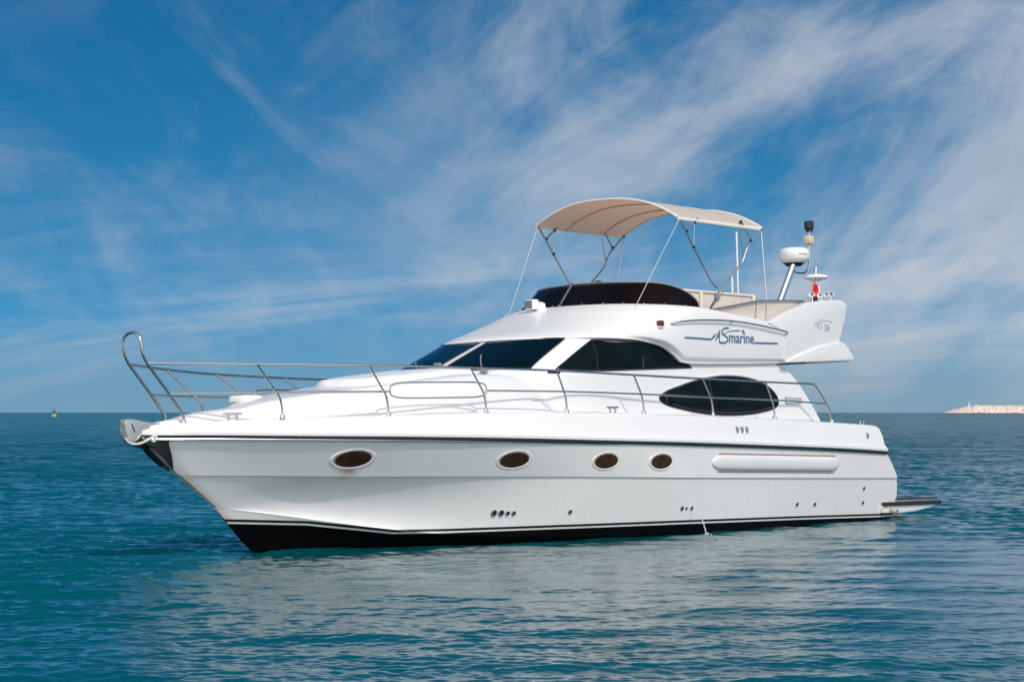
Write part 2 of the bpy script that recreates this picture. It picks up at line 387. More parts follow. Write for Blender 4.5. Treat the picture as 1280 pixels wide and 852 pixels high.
def hull_paint():
    m = mat('hull_paint', (.77, .765, .76), .26, coat=.3, var=.03, vscale=.9)
    nt = m.node_tree; p = nt.nodes['Principled BSDF']; L = nt.links
    def at(nm):
        a = nt.nodes.new('ShaderNodeAttribute'); a.attribute_name = nm; return a.outputs['Fac']
    def lt(v, t):
        q = nt.nodes.new('ShaderNodeMath'); q.operation = 'LESS_THAN'; L.new(v, q.inputs[0]); q.inputs[1].default_value = t; return q.outputs[0]
    def mx(f, a, b, t='MIX'):
        q = nt.nodes.new('ShaderNodeMix'); q.data_type = 'RGBA'; q.blend_type = t; L.new(f, q.inputs[0])
        if hasattr(a, 'links'): L.new(a, q.inputs[6])
        else: q.inputs[6].default_value = (*a, 1)
        if hasattr(b, 'links'): L.new(b, q.inputs[7])
        else: q.inputs[7].default_value = (*b, 1)
        return q.outputs[2]
    base = p.inputs['Base Color'].links[0].from_socket
    tc = nt.nodes.new('ShaderNodeTexCoord')
    no = nt.nodes.new('ShaderNodeTexNoise'); no.inputs['Scale'].default_value = 7; no.inputs['Detail'].default_value = 7; no.inputs['Roughness'].default_value = .65
    mp = nt.nodes.new('ShaderNodeMapping'); mp.inputs['Scale'].default_value = (1, 1, .45); L.new(tc.outputs['Object'], mp.inputs[0]); L.new(mp.outputs[0], no.inputs['Vector'])
    def mul(a, b):
        q = nt.nodes.new('ShaderNodeMath'); q.operation = 'MULTIPLY'; q.use_clamp = True; L.new(a, q.inputs[0])
        if hasattr(b, 'links'): L.new(b, q.inputs[1])
        else: q.inputs[1].default_value = b
        return q.outputs[0]
    st = mul(mul(at('stem_stain'), no.outputs[0]), 1.5)
    c = mx(st, base, (.42, .30, .19))
    ripple_light = nt.nodes.new('ShaderNodeTexNoise'); ripple_light.inputs['Scale'].default_value = 2.3; ripple_light.inputs['Detail'].default_value = 5; ripple_light.inputs['Distortion'].default_value = 2.2  # streaks imitating light rippling off the water, put into the hull colour
    mp2 = nt.nodes.new('ShaderNodeMapping'); mp2.inputs['Scale'].default_value = (1.6, 1, .55); mp2.inputs['Rotation'].default_value = (0, R(38), 0); L.new(tc.outputs['Object'], mp2.inputs[0]); L.new(mp2.outputs[0], ripple_light.inputs['Vector'])
    smr = nt.nodes.new('ShaderNodeMapRange'); smr.interpolation_type = 'SMOOTHSTEP'; L.new(ripple_light.outputs[0], smr.inputs[0]); smr.inputs[1].default_value = .35; smr.inputs[2].default_value = .85; smr.inputs[4].default_value = .22
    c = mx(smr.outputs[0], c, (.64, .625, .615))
    c = mx(mul(mul(at('rust'), no.outputs[0]), 1.5), c, (.45, .24, .08))
    d = at('paint_line')
    c = mx(lt(d, 0.0), c, (.003, .003, .0035))
    c = mx(lt(d, -.034), c, (.66, .65, .63))
    c = mx(lt(d, -.058), c, (.003, .003, .0035))
    L.new(c, p.inputs['Base Color'])
    gl = nt.nodes.new('ShaderNodeMapRange'); L.new(d, gl.inputs[0]); gl.inputs[1].default_value = -.06; gl.inputs[2].default_value = -.055; gl.inputs[3].default_value = .06; gl.inputs[4].default_value = .5
    L.new(gl.outputs[0], p.inputs['Specular IOR Level'])
    gc = nt.nodes.new('ShaderNodeMapRange'); L.new(d, gc.inputs[0]); gc.inputs[1].default_value = -.03; gc.inputs[2].default_value = .0; gc.inputs[3].default_value = 0; gc.inputs[4].default_value = .3
    L.new(gc.outputs[0], p.inputs['Coat Weight'])
    return m
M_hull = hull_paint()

# ================================================================ sea
def build_sea():
    # one sheet, rings round the viewpoint's foot, fine where the waves can be made out
    cx, cy = 33.265, 20.990
    rs = [0.5, 2, 4, 6, 8, 9.5, 11, 12]
    while rs[-1] < 30000:
        r = rs[-1]
        rs.append(r+max(.020, .0013*r if r < 60 else .078+.0022*(r-60) if r < 420 else .87+.06*(r-420)))
    rs = np.array(rs)
    a0 = math.atan2(-0.637162, -0.770046); half = R(19.5)
    fine = np.linspace(-half, half, 1050); rest = np.linspace(half, 2*math.pi-half, 92)[1:]
    an = a0+np.concatenate([fine, rest]); nA, nR = len(an), len(rs)
    rr, aa = np.meshgrid(rs, an, indexing='ij')
    X = cx+rr*np.cos(aa); Y = cy+rr*np.sin(aa); 
    dr = np.gradient(rs)[:, None]; cell = np.maximum(dr, rs[:, None]*(2*half/1050))
    g = np.random.default_rng(5); NW = 190
    # three families: fine ripples, wind chop, and long low waves
    fam = ((70, .075, .22, .085, 34), (60, .22, .62, .072, 30), (26, .7, 2.6, .058, 22))
    X32, Y32 = X.astype(np.float32), Y.astype(np.float32); Z = np.zeros_like(X32); DX = np.zeros_like(X32); DY = np.zeros_like(X32)
    # livelier in the open, quieter in the shelter of the hull; patchy gusts on top
    dl = -.637*(X-14)+.77*Y
    box = sstep(-1.5, 2.5, dl)*(1-sstep(9.0, 13.0, dl))*sstep(-6, 0, Y)*(1-sstep(16, 30, Y))
    gust = ((1.80-1.25*box)*(1+.30*np.sin(X*.23+Y*.11+1.3)*np.sin(Y*.19-X*.07+.4)+.22*np.sin(X*.61-Y*.43)*np.sin(Y*.37+X*.2))).astype(np.float32)
    gust_f = gust*((1.65-.75*box)/(1.80-1.25*box)).astype(np.float32)      # the finest ripples reach further into the lee
    for cnt, l0, l1, rms, spread in fam:
        lam = np.exp(g.uniform(math.log(l0), math.log(l1), cnt)); w_ = g.uniform(.6, 1.4, cnt)
        slope = w_*rms*WAVE_SLOPE/math.sqrt((w_**2).sum()/2); th = a0+R(10)+g.normal(0, R(spread), cnt); ph = g.uniform(0, 6.283, cnt)
        for l, s_, t, p in zip(lam, slope, th, ph):
            k = 2*math.pi/l; fade = np.clip((l/cell-2.2)/2.2, 0, 1).astype(np.float32)
            n_on = int((fade.max(axis=1) > 0).sum())
            if n_on == 0: continue
            sl = slice(0, n_on)
            arg = np.float32(k*math.cos(t))*X32[sl]+np.float32(k*math.sin(t))*Y32[sl]+np.float32(p)
            f = np.float32(s_/k)*fade[sl]*(gust_f[sl] if l < .24 else gust[sl] if l < 1.2 else 1)
            Z[sl] += f*np.cos(arg); q = np.float32(.8)*f*np.sin(arg); DX[sl] -= q*np.float32(math.cos(t)); DY[sl] -= q*np.float32(math.sin(t))
    V = np.stack([X+DX, Y+DY, Z], -1).reshape(-1, 3)
    i, j = np.meshgrid(np.arange(nR-1), np.arange(nA), indexing='ij'); j2 = (j+1) % nA
    F = np.stack([i*nA+j, (i+1)*nA+j, (i+1)*nA+j2, i*nA+j2], -1).reshape(-1, 4)
    me = bpy.data.meshes.new('sea_water')
    me.vertices.add(len(V)); me.vertices.foreach_set('co', V.ravel())
    me.loops.add(F.size); me.loops.foreach_set('vertex_index', F.ravel().astype(np.int32))
    me.polygons.add(len(F)); me.polygons.foreach_set('loop_start', np.arange(0, F.size, 4, dtype=np.int32))
    me.polygons.foreach_set('loop_total', np.full(len(F), 4, dtype=np.int32))
    me.update(calc_edges=True); me.polygons.foreach_set('use_smooth', np.ones(len(F), dtype=bool))
    m = bpy.data.materials.new('sea_water'); m.use_nodes = True; nt = m.node_tree; p = nt.nodes['Principled BSDF']; L = nt.links
    p.inputs['Roughness'].default_value = .035; p.inputs['IOR'].default_value = 1.333
    p.inputs['Specular IOR Level'].default_value = .5
    tc = nt.nodes.new('ShaderNodeTexCoord')
    def noise(scale, det, rg, dist=0., sc=(1, 1, 1), rot=0.):
        mp = nt.nodes.new('ShaderNodeMapping'); mp.inputs['Scale'].default_value = sc; mp.inputs['Rotation'].default_value = (0, 0, rot)
        L.new(tc.outputs['Object'], mp.inputs[0])
        q = nt.nodes.new('ShaderNodeTexNoise'); q.inputs['Scale'].default_value = scale; q.inputs['Detail'].default_value = det
        q.inputs['Roughness'].default_value = rg; q.inputs['Distortion'].default_value = dist; L.new(mp.outputs[0], q.inputs['Vector']); return q.outputs[0]
    # body colour: green-blue coastal water, clouded in large soft patches
    mx = nt.nodes.new('ShaderNodeMix'); mx.data_type = 'RGBA'
    mx.inputs[6].default_value = (*WATER_A, 1); mx.inputs[7].default_value = (*WATER_B, 1)
    L.new(noise(.05, 4, .5), mx.inputs[0]); L.new(mx.outputs[2], p.inputs['Base Color'])
    # small ripples near, and the chop the mesh is too coarse for far off
    b1 = nt.nodes.new('ShaderNodeBump'); b1.inputs['Strength'].default_value = 1; b1.inputs['Distance'].default_value = .0045
    L.new(noise(6.5, 8, .66, .5, (1, .42, 1), -a0), b1.inputs['Height'])
    geo = nt.nodes.new('ShaderNodeNewGeometry')
    ln = nt.nodes.new('ShaderNodeVectorMath'); ln.operation = 'DISTANCE'; ln.inputs[1].default_value = (cx, cy, 0); L.new(geo.outputs['Position'], ln.inputs[0])
    mr = nt.nodes.new('ShaderNodeMapRange'); mr.interpolation_type = 'SMOOTHSTEP'
    L.new(ln.outputs['Value'], mr.inputs[0]); mr.inputs[1].default_value = 34; mr.inputs[2].default_value = 130; mr.inputs[3].default_value = 0; mr.inputs[4].default_value = 1.25
    b2 = nt.nodes.new('ShaderNodeBump'); b2.inputs['Strength'].default_value = 1
    gm = nt.nodes.new('ShaderNodeMapRange'); L.new(noise(.11, 7, .62, .4, (1, .35, 1), -a0), gm.inputs[0]); gm.inputs[1].default_value = .3; gm.inputs[2].default_value = .7; gm.inputs[3].default_value = .35; gm.inputs[4].default_value = 2.0
    gp = nt.nodes.new('ShaderNodeMath'); gp.operation = 'MULTIPLY'; L.new(mr.outputs[0], gp.inputs[0]); L.new(gm.outputs[0], gp.inputs[1])
    L.new(gp.outputs[0], b2.inputs['Distance']); L.new(noise(.9, 5, .55, .3, (1, .5, 1), -a0), b2.inputs['Height'])
    L.new(b1.outputs[0], b2.inputs['Normal']); L.new(b2.outputs[0], p.inputs['Normal'])
    # waves too small to make out far off act as roughness, in wind streaks
    rr_ = nt.nodes.new('ShaderNodeMapRange'); rr_.interpolation_type = 'SMOOTHSTEP'; L.new(ln.outputs['Value'], rr_.inputs[0])
    rr_.inputs[1].default_value = 20; rr_.inputs[2].default_value = 130; rr_.inputs[3].default_value = .03; rr_.inputs[4].default_value = .17
    rn = nt.nodes.new('ShaderNodeMapRange'); L.new(noise(.33, 8, .66, .6, (1, .30, 1), -a0), rn.inputs[0]); rn.inputs[1].default_value = .34; rn.inputs[2].default_value = .66; rn.inputs[3].default_value = .35; rn.inputs[4].default_value = 1.55
    rm_ = nt.nodes.new('ShaderNodeMath'); rm_.operation = 'MULTIPLY'; L.new(rr_.outputs[0], rm_.inputs[0]); L.new(rn.outputs[0], rm_.inputs[1]); L.new(rm_.outputs[0], p.inputs['Roughness'])
    me.materials.append(m)
    o = bpy.data.objects.new('sea_water', me); COL.objects.link(o); o['kind'] = 'structure'
WAVE_SLOPE = .92
WATER_A, WATER_B = (.0003, .066, .083), (.0004, .087, .105)
build_sea()

# ================================================================ breakwater and its beacon, far off on the right
def build_breakwater():
    A = np.array((-2204.7, -1195.9)); Bp = np.array((-2391.3, -970.4))
    d = (Bp-A); Ltot = np.linalg.norm(d); d /= Ltot; nrm = np.array((d[1], -d[0]))
    if nrm @ (np.array((33., 21.))-A) < 0: nrm = -nrm
    mb = MB(); g = np.random.default_rng(3)
    def hgt(t): return 9.6*float(np.clip(t/34, 0, 1))**.72
    rows = []
    for t in np.concatenate([np.linspace(0, 60, 30), np.linspace(62, Ltot, 130)]):
        h_ = hgt(t); w_ = 3+h_*1.5; row = []
        for k in range(17):
            a = -1+k/8; hz = h_*(1-abs(a)**1.25)+g.normal(0, .28)
            row.append((*(A+d*(t+g.normal(0, .4))+nrm*(-a*w_+g.normal(0, .5))), max(hz, -.6) if 0 < k < 16 else -1.2))
        rows.append(row)
    mb.grid(rows)
    for _ in range(1500):                       # armour stones
        t = g.uniform(2, Ltot); a = g.uniform(-.1, 1.0); h_ = hgt(t); w_ = 3+h_*1.5
        c = np.array((*(A+d*t+nrm*a*w_), h_*(1-abs(a)**1.25)+.1)); s_ = g.uniform(.4, 1.0)
        ico = [(sx*g.uniform(.6, 1.1), sy*g.uniform(.6, 1.1), sz*g.uniform(.6, 1.1)) for sx in (-1, 1) for sy in (-1, 1) for sz in (-1, 1)]
        mb.add([c+np.array(q)*s_*(1, .9, .7) for q in ico], [(0, 1, 3, 2), (4, 6, 7, 5), (0, 4, 5, 1), (2, 3, 7, 6), (0, 2, 6, 4), (1, 5, 7, 3)])
    m = mat('pale_armour_rock', (.66, .56, .52), .9, var=.08, vscale=.5)
    # wet dark band at the waterline
    nt = m.node_tree; p = nt.nodes['Principled BSDF']; src = p.inputs['Base Color'].links[0].from_socket
    tc = nt.nodes.new('ShaderNodeTexCoord'); sx = nt.nodes.new('ShaderNodeSeparateXYZ'); nt.links.new(tc.outputs['Object'], sx.inputs[0])
    mr = nt.nodes.new('ShaderNodeMapRange'); mr.inputs[1].default_value = .5; mr.inputs[2].default_value = 1.6; nt.links.new(sx.outputs[2], mr.inputs[0])
    mx = nt.nodes.new('ShaderNodeMix'); mx.data_type = 'RGBA'; mx.inputs[6].default_value = (.05, .05, .055, 1)
    nt.links.new(mr.outputs[0], mx.inputs[0]); nt.links.new(src, mx.inputs[7]); nt.links.new(mx.outputs[2], p.inputs['Base Color'])
    tag(mb.build('breakwater', m, angle=15, weld=False), 'long low breakwater of pale pinkish rocks on the horizon at the right', 'breakwater')
    b = thing('beacon', 'tiny white beacon post standing on the rock breakwater', 'beacon', (-2223.8, -1172.8, 9.0))
    mw = mat('white_paint', (.8, .8, .8), .5, var=.03)
    q = MB(); q.lathe([(0, 0), (.75, 0), (.55, 3.6), (.0, 3.6)], (0, 0, 0), seg=14); q.build('tower', mw, b)
    q = MB(); q.lathe([(0, 3.6), (.7, 3.6), (.7, 3.8), (.35, 3.85), (.35, 4.6), (.0, 4.9)], (0, 0, 0), seg=14); q.build('lantern', mw, b)
build_breakwater()

def build_buoy():
    b = thing('navigation_buoy', 'small yellow buoy with a black tower floating far off on the left', 'buoy', (-572.7, -736.9, 0)); b.scale = (.82, .82, .86)
    y = mat('yellow_buoy_paint', (.42, .37, .10), .45, var=.12, vscale=2); k = mat('black_buoy_paint', (.012, .016, .02), .5, var=.1)
    q = MB(); q.lathe([(0, -.6), (.9, -.6), (1.3, -.1), (1.38, .5), (1.32, 1.0), (1.0, 1.35), (.5, 1.45), (0, 1.45)], (0, 0, 0)); q.build('float_body', y, b)
    q = MB(); q.lathe([(0, 1.45), (.62, 1.45), (.50, 3.1), (.42, 3.2), (0, 3.2)], (0, 0, 0)); q.build('tower', k, b)
    q = MB()
    q.lathe([(0, 3.2), (.05, 3.2), (.05, 4.5), (0, 4.5)], (0, 0, 0), seg=8)
    q.lathe([(0, 4.15), (.28, 4.15), (0, 4.65)], (0, 0, 0), seg=12); q.lathe([(0, 4.55), (.28, 4.55), (0, 5.05)], (0, 0, 0), seg=12)
    q.build('topmark', k, b)
build_buoy()

# ================================================================ the motor yacht
Y = thing('motor_yacht', 'large white flybridge motor yacht with a beige sun canopy lying on the water', 'yacht')
Y.rotation_euler = (0.02992, 0, 0)          # lists a little to starboard

def paint_z(x): return np.interp(x, [-.2, .36, 3.0, 6.15, 8.8, 10.64, 11.43, 12.64, 13.75, 14], [.04, .048, .103, .156, .188, .204, .222, .385, .45, .46])

def build_hull():
    s = np.concatenate([np.linspace(0, .62, 120, endpoint=False), np.linspace(.62, 1, 150)]); s = s[:]
    def row(xa, xf, fy, fz):
        x = xa+(xf-xa)*s; return np.stack([x, fy(x), fz(x)], -1)
    r0 = row(.42, 15.12, rub_y, rub_z)
    lip = lambda x: .022*(1-.25*sstep(12.5, 14.0, x))*(1-sstep(14.3, 14.52, x))
    k1 = row(-.05, 14.50, lambda x: kn_y(x)+lip(x), kn_z)
    k2 = row(-.05, 14.48, lambda x: kn_y(x), lambda x: kn_z(x)-.001)
    def low(x): return kn_y(x)
    ch = row(-.02, 13.86, ch_y, ch_z)
    keel = row(-.02, 13.80, lambda x: 0*x+.012, ke_z)
    rows = [r0]
    for t in np.linspace(0, 1, 7)[1:-1]:
        q = r0*(1-t)+k1*t; q[:, 0] += (-.03*4*t*(1-t))*(1-s)**8; rows.append(q)
    rows += [k1, k2]
    n2 = 34
    chu = ch.copy(); chl = .035*sstep(9.0, 11.5, ch[:, 0])*(1-sstep(13.2, 13.8, ch[:, 0])); chu[:, 1] -= chl; chu[:, 2] += .5*chl
    for t in np.linspace(0, 1, n2+1)[1:]:
        q = k2*(1-t)+chu*t
        q[:, 1] -= .10*sstep(8.5, 12, q[:, 0])*(1-sstep(12.6, 13.9, q[:, 0]))*4*t*(1-t)
        q[:, 0] += -.10*4*t*(1-t)*(1-s)**10
        rows.append(q)
    rows.append(ch)
    ch2 = ch.copy(); ch2[:, 1] -= .012; ch2[:, 2] -= .014; rows.append(ch2)
    for t in np.linspace(0, 1, 22)[1:]:
        q = ch2*(1-t)+keel*t; rows.append(q)
    P = np.array(rows); P[:, :, 1] = np.maximum(P[:, :, 1], .006)
    port = [list(map(tuple, r_)) for r_ in P]; star = [[(a, -b, c) for a, b, c in r_] for r_ in port]
    mb = MB(); mb.grid(port); mb.grid(star, flip=True)
    pr_ = [r_[0] for r_ in port]; sr_ = [r_[0] for r_ in star]
    mb.grid([pr_, sr_])                                   # transom
    mb.grid([[r_[-1] for r_ in port], [r_[-1] for r_ in star]])   # stem
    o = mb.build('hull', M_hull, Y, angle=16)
    me = o.data; co = np.zeros(len(me.vertices)*3); me.vertices.foreach_get('co', co); co = co.reshape(-1, 3)
    def attr(nm, v):
        a = me.attributes.new(nm, 'FLOAT', 'POINT'); a.data.foreach_set('value', v.astype(np.float32))
    attr('paint_line', co[:, 2]-paint_z(co[:, 0]))
    stem = np.interp(co[:, 2], [-.5, .05, .45, .62, 1.06, 1.14, 1.43, 1.6], [12.6, 13.26, 13.75, 13.96, 14.55, 14.67, 15.07, 15.2])
    dd = stem-co[:, 0]
    attr('stem_stain', np.clip(1-dd/.16, 0, 1)*np.clip((1.2-co[:, 2])/.3, 0, 1)+.22*np.clip(1-np.abs(co[:, 2]-.42)/.25, 0, 1)*np.clip(1-dd/1.2, 0, 1))
    attr('rust', np.exp(-((co[:, 0]-12.38)/.10)**2)*np.clip((1.10-co[:, 2])/.03, 0, 1)*np.clip((co[:, 2]-.90)/.16, 0, 1)*(co[:, 1] > 0)*1.3)
    return o
hull = build_hull()

def rub_rail():
    mb = MB()
    for sg in (1, -1):
        xs = np.concatenate([np.linspace(.41, 12, 60), np.linspace(12.1, 15.08, 50)])
        path = [(x, sg*(float(rub_y(x))+.008), float(rub_z(x))+.002) for x in xs]
        rad = [float(np.interp(x, [0, 6, 11, 13, 15.1], [.036, .032, .022, .014, .011])) for x in xs]
        mb.tube(path, rad, 10)
    mb.tube([(.405, y, 1.085) for y in np.linspace(-2.08, 2.08, 12)], .034, 10)
    return mb.build('rub_rail', M_rub, hull)
rub_rail()
def rub_strip():
    mb = MB()
    for sg in (1, -1):
        xs = np.linspace(8.0, 15.05, 110)
        mb.tube([(x, sg*(float(rub_y(x))+.004), float(rub_z(x))-float(np.interp(x, [8, 11, 13], [.035, .032, .026]))) for x in xs], [float(np.interp(x, [8, 9.5, 11, 15], [.002, .007, .010, .012])) for x in xs], 8)
    mb.build('steel_strip', M_steel, hull)
rub_strip()

# portholes: recessed dark oval glass inside a moulded white rim
for cx, cz, aw in ((12.40, 1.183, .295), (9.93, 1.12, .282), (8.215, 1.07, .265), (7.02, 1.042, .262)):
    dy = float(hull_y(cx+.2, cz)-hull_y(cx-.2, cz))/.4; a = aw/math.sqrt(1+dy*dy); b = .116
    def ell(f, off, n=44, dz=0.0):
        return [(cx+a*f*math.cos(t)-(f-1)*.0, float(hull_y(cx+a*f*math.cos(t), cz+b*f*math.sin(t)))+off, cz+b*f*math.sin(t)+dz) for t in np.linspace(0, 2*math.pi, n, endpoint=False)]
    mb = MB(); mb.grid([ell(1.14, -.004), ell(1.13, .007), ell(1.08, .014), ell(1.0, .013), ell(.90, .002)], closed_v=True)
    pt = mb.build('porthole', M_gel, Y, angle=60)
    mb = MB(); mb.grid([ell(.93, .008), ell(.86, .011), ell(.76, .011)], closed_v=True); mb.build('gasket', M_tan, pt)
    mb = MB(); mb.grid([ell(.87, .013)]+[ell(q, .015) for q in (.6, .4, .2, .02)], closed_v=True); mb.build('glass', M_port, pt)

# moulded side bulge
def side_bulge():
    x0, x1 = 2.02, 5.76; zc = lambda x: np.interp(x, [2.0, 5.78], [.912, 1.006])
    mb = MB(); hw = .122; rows = []
    for t in np.linspace(0, 1, 80):
        x = x0+(x1-x0)*t; e = min(x-x0, x1-x); w = hw*math.sqrt(max(1e-4, 1-max(0, 1-e/.30)**2)); row = []
        for k in np.linspace(-1, 1, 15):
            z = float(zc(x))+k*w; dome = .050*math.sqrt(max(0, 1-abs(k)**2.6))*min(1, w/hw)
            row.append((x, float(hull_y(x, z))+.002+dome, z))
        rows.append(row)
    mb.grid(rows); sb = mb.build('side_bulge', M_gel, Y, angle=60)
    mb = MB()
    for sg in (1, -1):
        mb.tube([(x, float(hull_y(x, zc(x)+sg*.135))+.003, float(zc(x))+sg*.134) for x in np.linspace(x0+.16, x1-.18, 40)], .012, 8)
    mb.build('recess_edge', M_tan, sb)
side_bulge()

def drain(x, z, r, fy, parent, name='drain_hole'):
    mb = MB(); dy = float(fy(x+.1, z)-fy(x-.1, z))/.2; r = r*.84; rx = r/math.sqrt(1+dy*dy)
    def ringp(f, off): return [(x+rx*f*math.cos(a), float(fy(x+rx*f*math.cos(a), z+r*f*math.sin(a)))+off, z+r*f*math.sin(a)) for a in np.linspace(0, 2*math.pi, 18, endpoint=False)]
    mb.grid([ringp(1.3, .001), ringp(1.22, .019), ringp(1.02, .019), ringp(.98, .013)], 0, closed_v=True)
    mb.grid([ringp(1.0, .015), ringp(.5, .015), ringp(.02, .015)], 1, closed_v=True)
    mb.build(name, [M_grey, M_black], parent)
for x, z, r in ((9.97, .393, .042), (9.855, .389, .042), (9.75, .381, .03), (9.652, .378, .03), (8.69, .364, .03), (6.35, .336, .032), (6.245, .333, .02), (6.114, .33, .028),
                (3.17, .294, .03), (2.62, .278, .03), (1.03, .252, .03), (1.064, .494, .03)):
    drain(x, z, r, hull_y, hull)

# ---------------------------------------------------------------- deck with its bulwark and raised foredeck
def build_deck():
    s = np.concatenate([np.linspace(0, .6, 110, endpoint=False), np.linspace(.6, 1, 130)])
    def X(xa, xf): return xa+(xf-xa)*s
    rows = []
    def add(x, y, z): rows.append(np.stack([x, np.maximum(y, .004), z], -1))
    x = X(.41, 15.12); tip = 1-sstep(14.6, 15.1, x)*.8; add(x, rub_y(x)-.02, rub_z(x)+.02)
    add(x, rub_y(x)+.034*tip, rub_z(x)+.024); add(x, rub_y(x)+.036*tip, rub_z(x)+.058)
    x = X(.415, 15.10); add(x, rub_y(x)+.012*tip, rub_z(x)+.085)
    x = X(.43, 15.08); add(x, rub_y(x)*.75+(gu_y(x)+.015)*.25, rub_z(x)*.70+gu_z(x)*.30)
    x = X(.45, 15.04); add(x, rub_y(x)*.35+(gu_y(x)+.015)*.65, rub_z(x)*.35+gu_z(x)*.65)
    x = X(.49, 15.0); add(x, gu_y(x)+.012, gu_z(x)-.06)
    x = X(.56, 14.97); add(x, gu_y(x)-.006, gu_z(x)-.018)
    x = X(.66, 14.95); add(x, gu_y(x)-.04, gu_z(x))
    add(x, gu_y(x)-.085, gu_z(x)-.003)
    x = X(.72, 14.94); add(x, gu_y(x)-.11, gu_z(x)-.03)
    x = X(.74, 14.93); yd = np.maximum(gu_y(x)-.12, .003)
    for k in range(1, 30): 
        y = yd*(1-k/29); rows.append(np.stack([x, y, deck_z(x, y)], -1))
    port = [list(map(tuple, r_)) for r_ in rows]; star = [[(a, -b, c) for a, b, c in r_] for r_ in port][::-1]
    mb = MB(); mb.grid(port+star[1:])
    mb.grid([[r_[0] for r_ in port], [(r_[0][0], -r_[0][1], r_[0][2]) for r_ in port]])
    mb.grid([[r_[-1] for r_ in port], [(r_[-1][0], -r_[-1][1], r_[-1][2]) for r_ in port]])
    return mb.build('deck', M_gel, Y, angle=32)
deck = build_deck()
# sun pad tier on the coachroof
def tier():
    def pad(x): return .80*np.sqrt(np.clip(1-np.clip((x-10.7)/.98, 0, 1)**2.6, 0, 1))
    mb = MB(); rows = []
    for x in np.concatenate([np.linspace(9.3, 11.3, 20), np.linspace(11.33, 11.675, 16)]):
        w = float(pad(x)); row = []
        for k in np.linspace(-1, 1, 31):
            e = 1-abs(k)**10; y = k*w; row.append((x, y, float(deck_z(x, y))-.02+(.105*e)*min(1, (11.69-x)/.08)))
        rows.append(row)
    mb.grid(rows); mb.build('sun_pad', M_gel2, deck, angle=50)
tier()
# low foredeck hatch and the windlass
q = MB(); xh, yh = 12.95, -.36
q.grid([[(xh+.24*f*math.copysign(abs(math.cos(a))**.5, math.cos(a)), yh+.24*f*math.copysign(abs(math.sin(a))**.5, math.sin(a)), float(deck_z(xh, yh))+h_) for a in np.linspace(0, 2*math.pi, 40, endpoint=False)] for f, h_ in ((.8, -.03), (.8, .025), (.74, .05), (.5, .06), (.02, .065))], closed_v=True); q.build('foredeck_hatch', M_gel2, deck, angle=50)
def cleat(x, y, L=.26):
    z = float(gu_z(x))-.004; mb = MB(); ang = math.atan2(float(gu_y(x+.1)-gu_y(x-.1)), .2)*(1 if y > 0 else -1); dx, dy = math.cos(ang), math.sin(ang)
    for q in (-.055, .055): mb.tube([(x+q*dx, y+q*dy, z-.01), (x+q*dx, y+q*dy, z+.085)], .017, 10)
    mb.tube([(x-L/2*dx, y-L/2*dy, z+.088), (x-.08*dx, y-.08*dy, z+.084), (x+.08*dx, y+.08*dy, z+.084), (x+L/2*dx, y+L/2*dy, z+.088)], [.010, .016, .016, .010], 10)
    mb.build('cleat', M_steel, deck)
for x in (13.95, 7.95, .98):
    for sg in (1, -1): cleat(x, sg*(float(gu_y(x))-.055))
for x, z in ((5.034, 1.493), (4.90, 1.492), (4.767, 1.491), (1.012, 1.37)):
    def side_y(x_, z_): return rub_y(x_)*.5+gu_y(x_)*.5+.012
    mb = MB(); y = float(side_y(x, z))
    mb.tube([(x, y-.02, z-.03), (x, y+.004, z-.03), (x, y+.012, z), (x, y+.004, z+.03), (x, y-.02, z+.03)], .022, 10); mb.build('vent_fitting', M_grey, deck)

# ---------------------------------------------------------------- deckhouse
def ring(z, nf=34, ns=26):
    xs, xf, w, xa = float(hs_xs(z)), float(hs_xf(z)), float(hs_w(z)), float(hs_xa(z)); pts = []
    for t in np.linspace(0, math.pi/2, nf):
        pts.append((xs+(xf-xs)*math.cos(t)**(2/3), w*math.sin(t)**(2/3), z))
    for x in np.linspace(xs, xa, ns)[1:]: pts.append((x, w, z))
    return pts
def build_house():
    zs = np.concatenate([np.linspace(1.52, 2.40, 12), np.linspace(2.44, 2.95, 10)]); mb = MB(); G = []
    for z in zs:
        p_ = ring(z); G.append([(a, -b, c) for a, b, c in reversed(p_)]+p_[1:])
    mb.grid(G); mb.grid([[g[0] for g in G], [g[-1] for g in G]])
    mb.add(G[-1], [tuple(range(len(G[-1])))])
    return mb.build('deckhouse', M_gel, Y, angle=40)
house = build_house()
def hy(x, z): return house_y(np.asarray(x, float), np.asarray(z, float))
SIDEWIN = [(8.64, 2.391), (8.187, 2.611), (7.689, 2.84), (7.231, 2.839), (6.691, 2.827), (6.296, 2.794), (6.001, 2.734), (5.717, 2.61), (5.458, 2.463), (6.179, 2.439), (6.998, 2.411), (7.698, 2.385), (8.194, 2.385)]
OVAL = [(6.413, 1.986), (6.226, 2.078), (5.829, 2.166), (5.381, 2.257), (4.934, 2.312), (4.596, 2.335), (4.149, 2.328), (3.704, 2.276), (3.382, 2.176), (3.201, 2.061), (3.15, 1.944), (3.258, 1.853), (3.604, 1.788), (4.077, 1.744), (4.642, 1.731), (5.293, 1.757), (5.912, 1.83), (6.271, 1.896)]
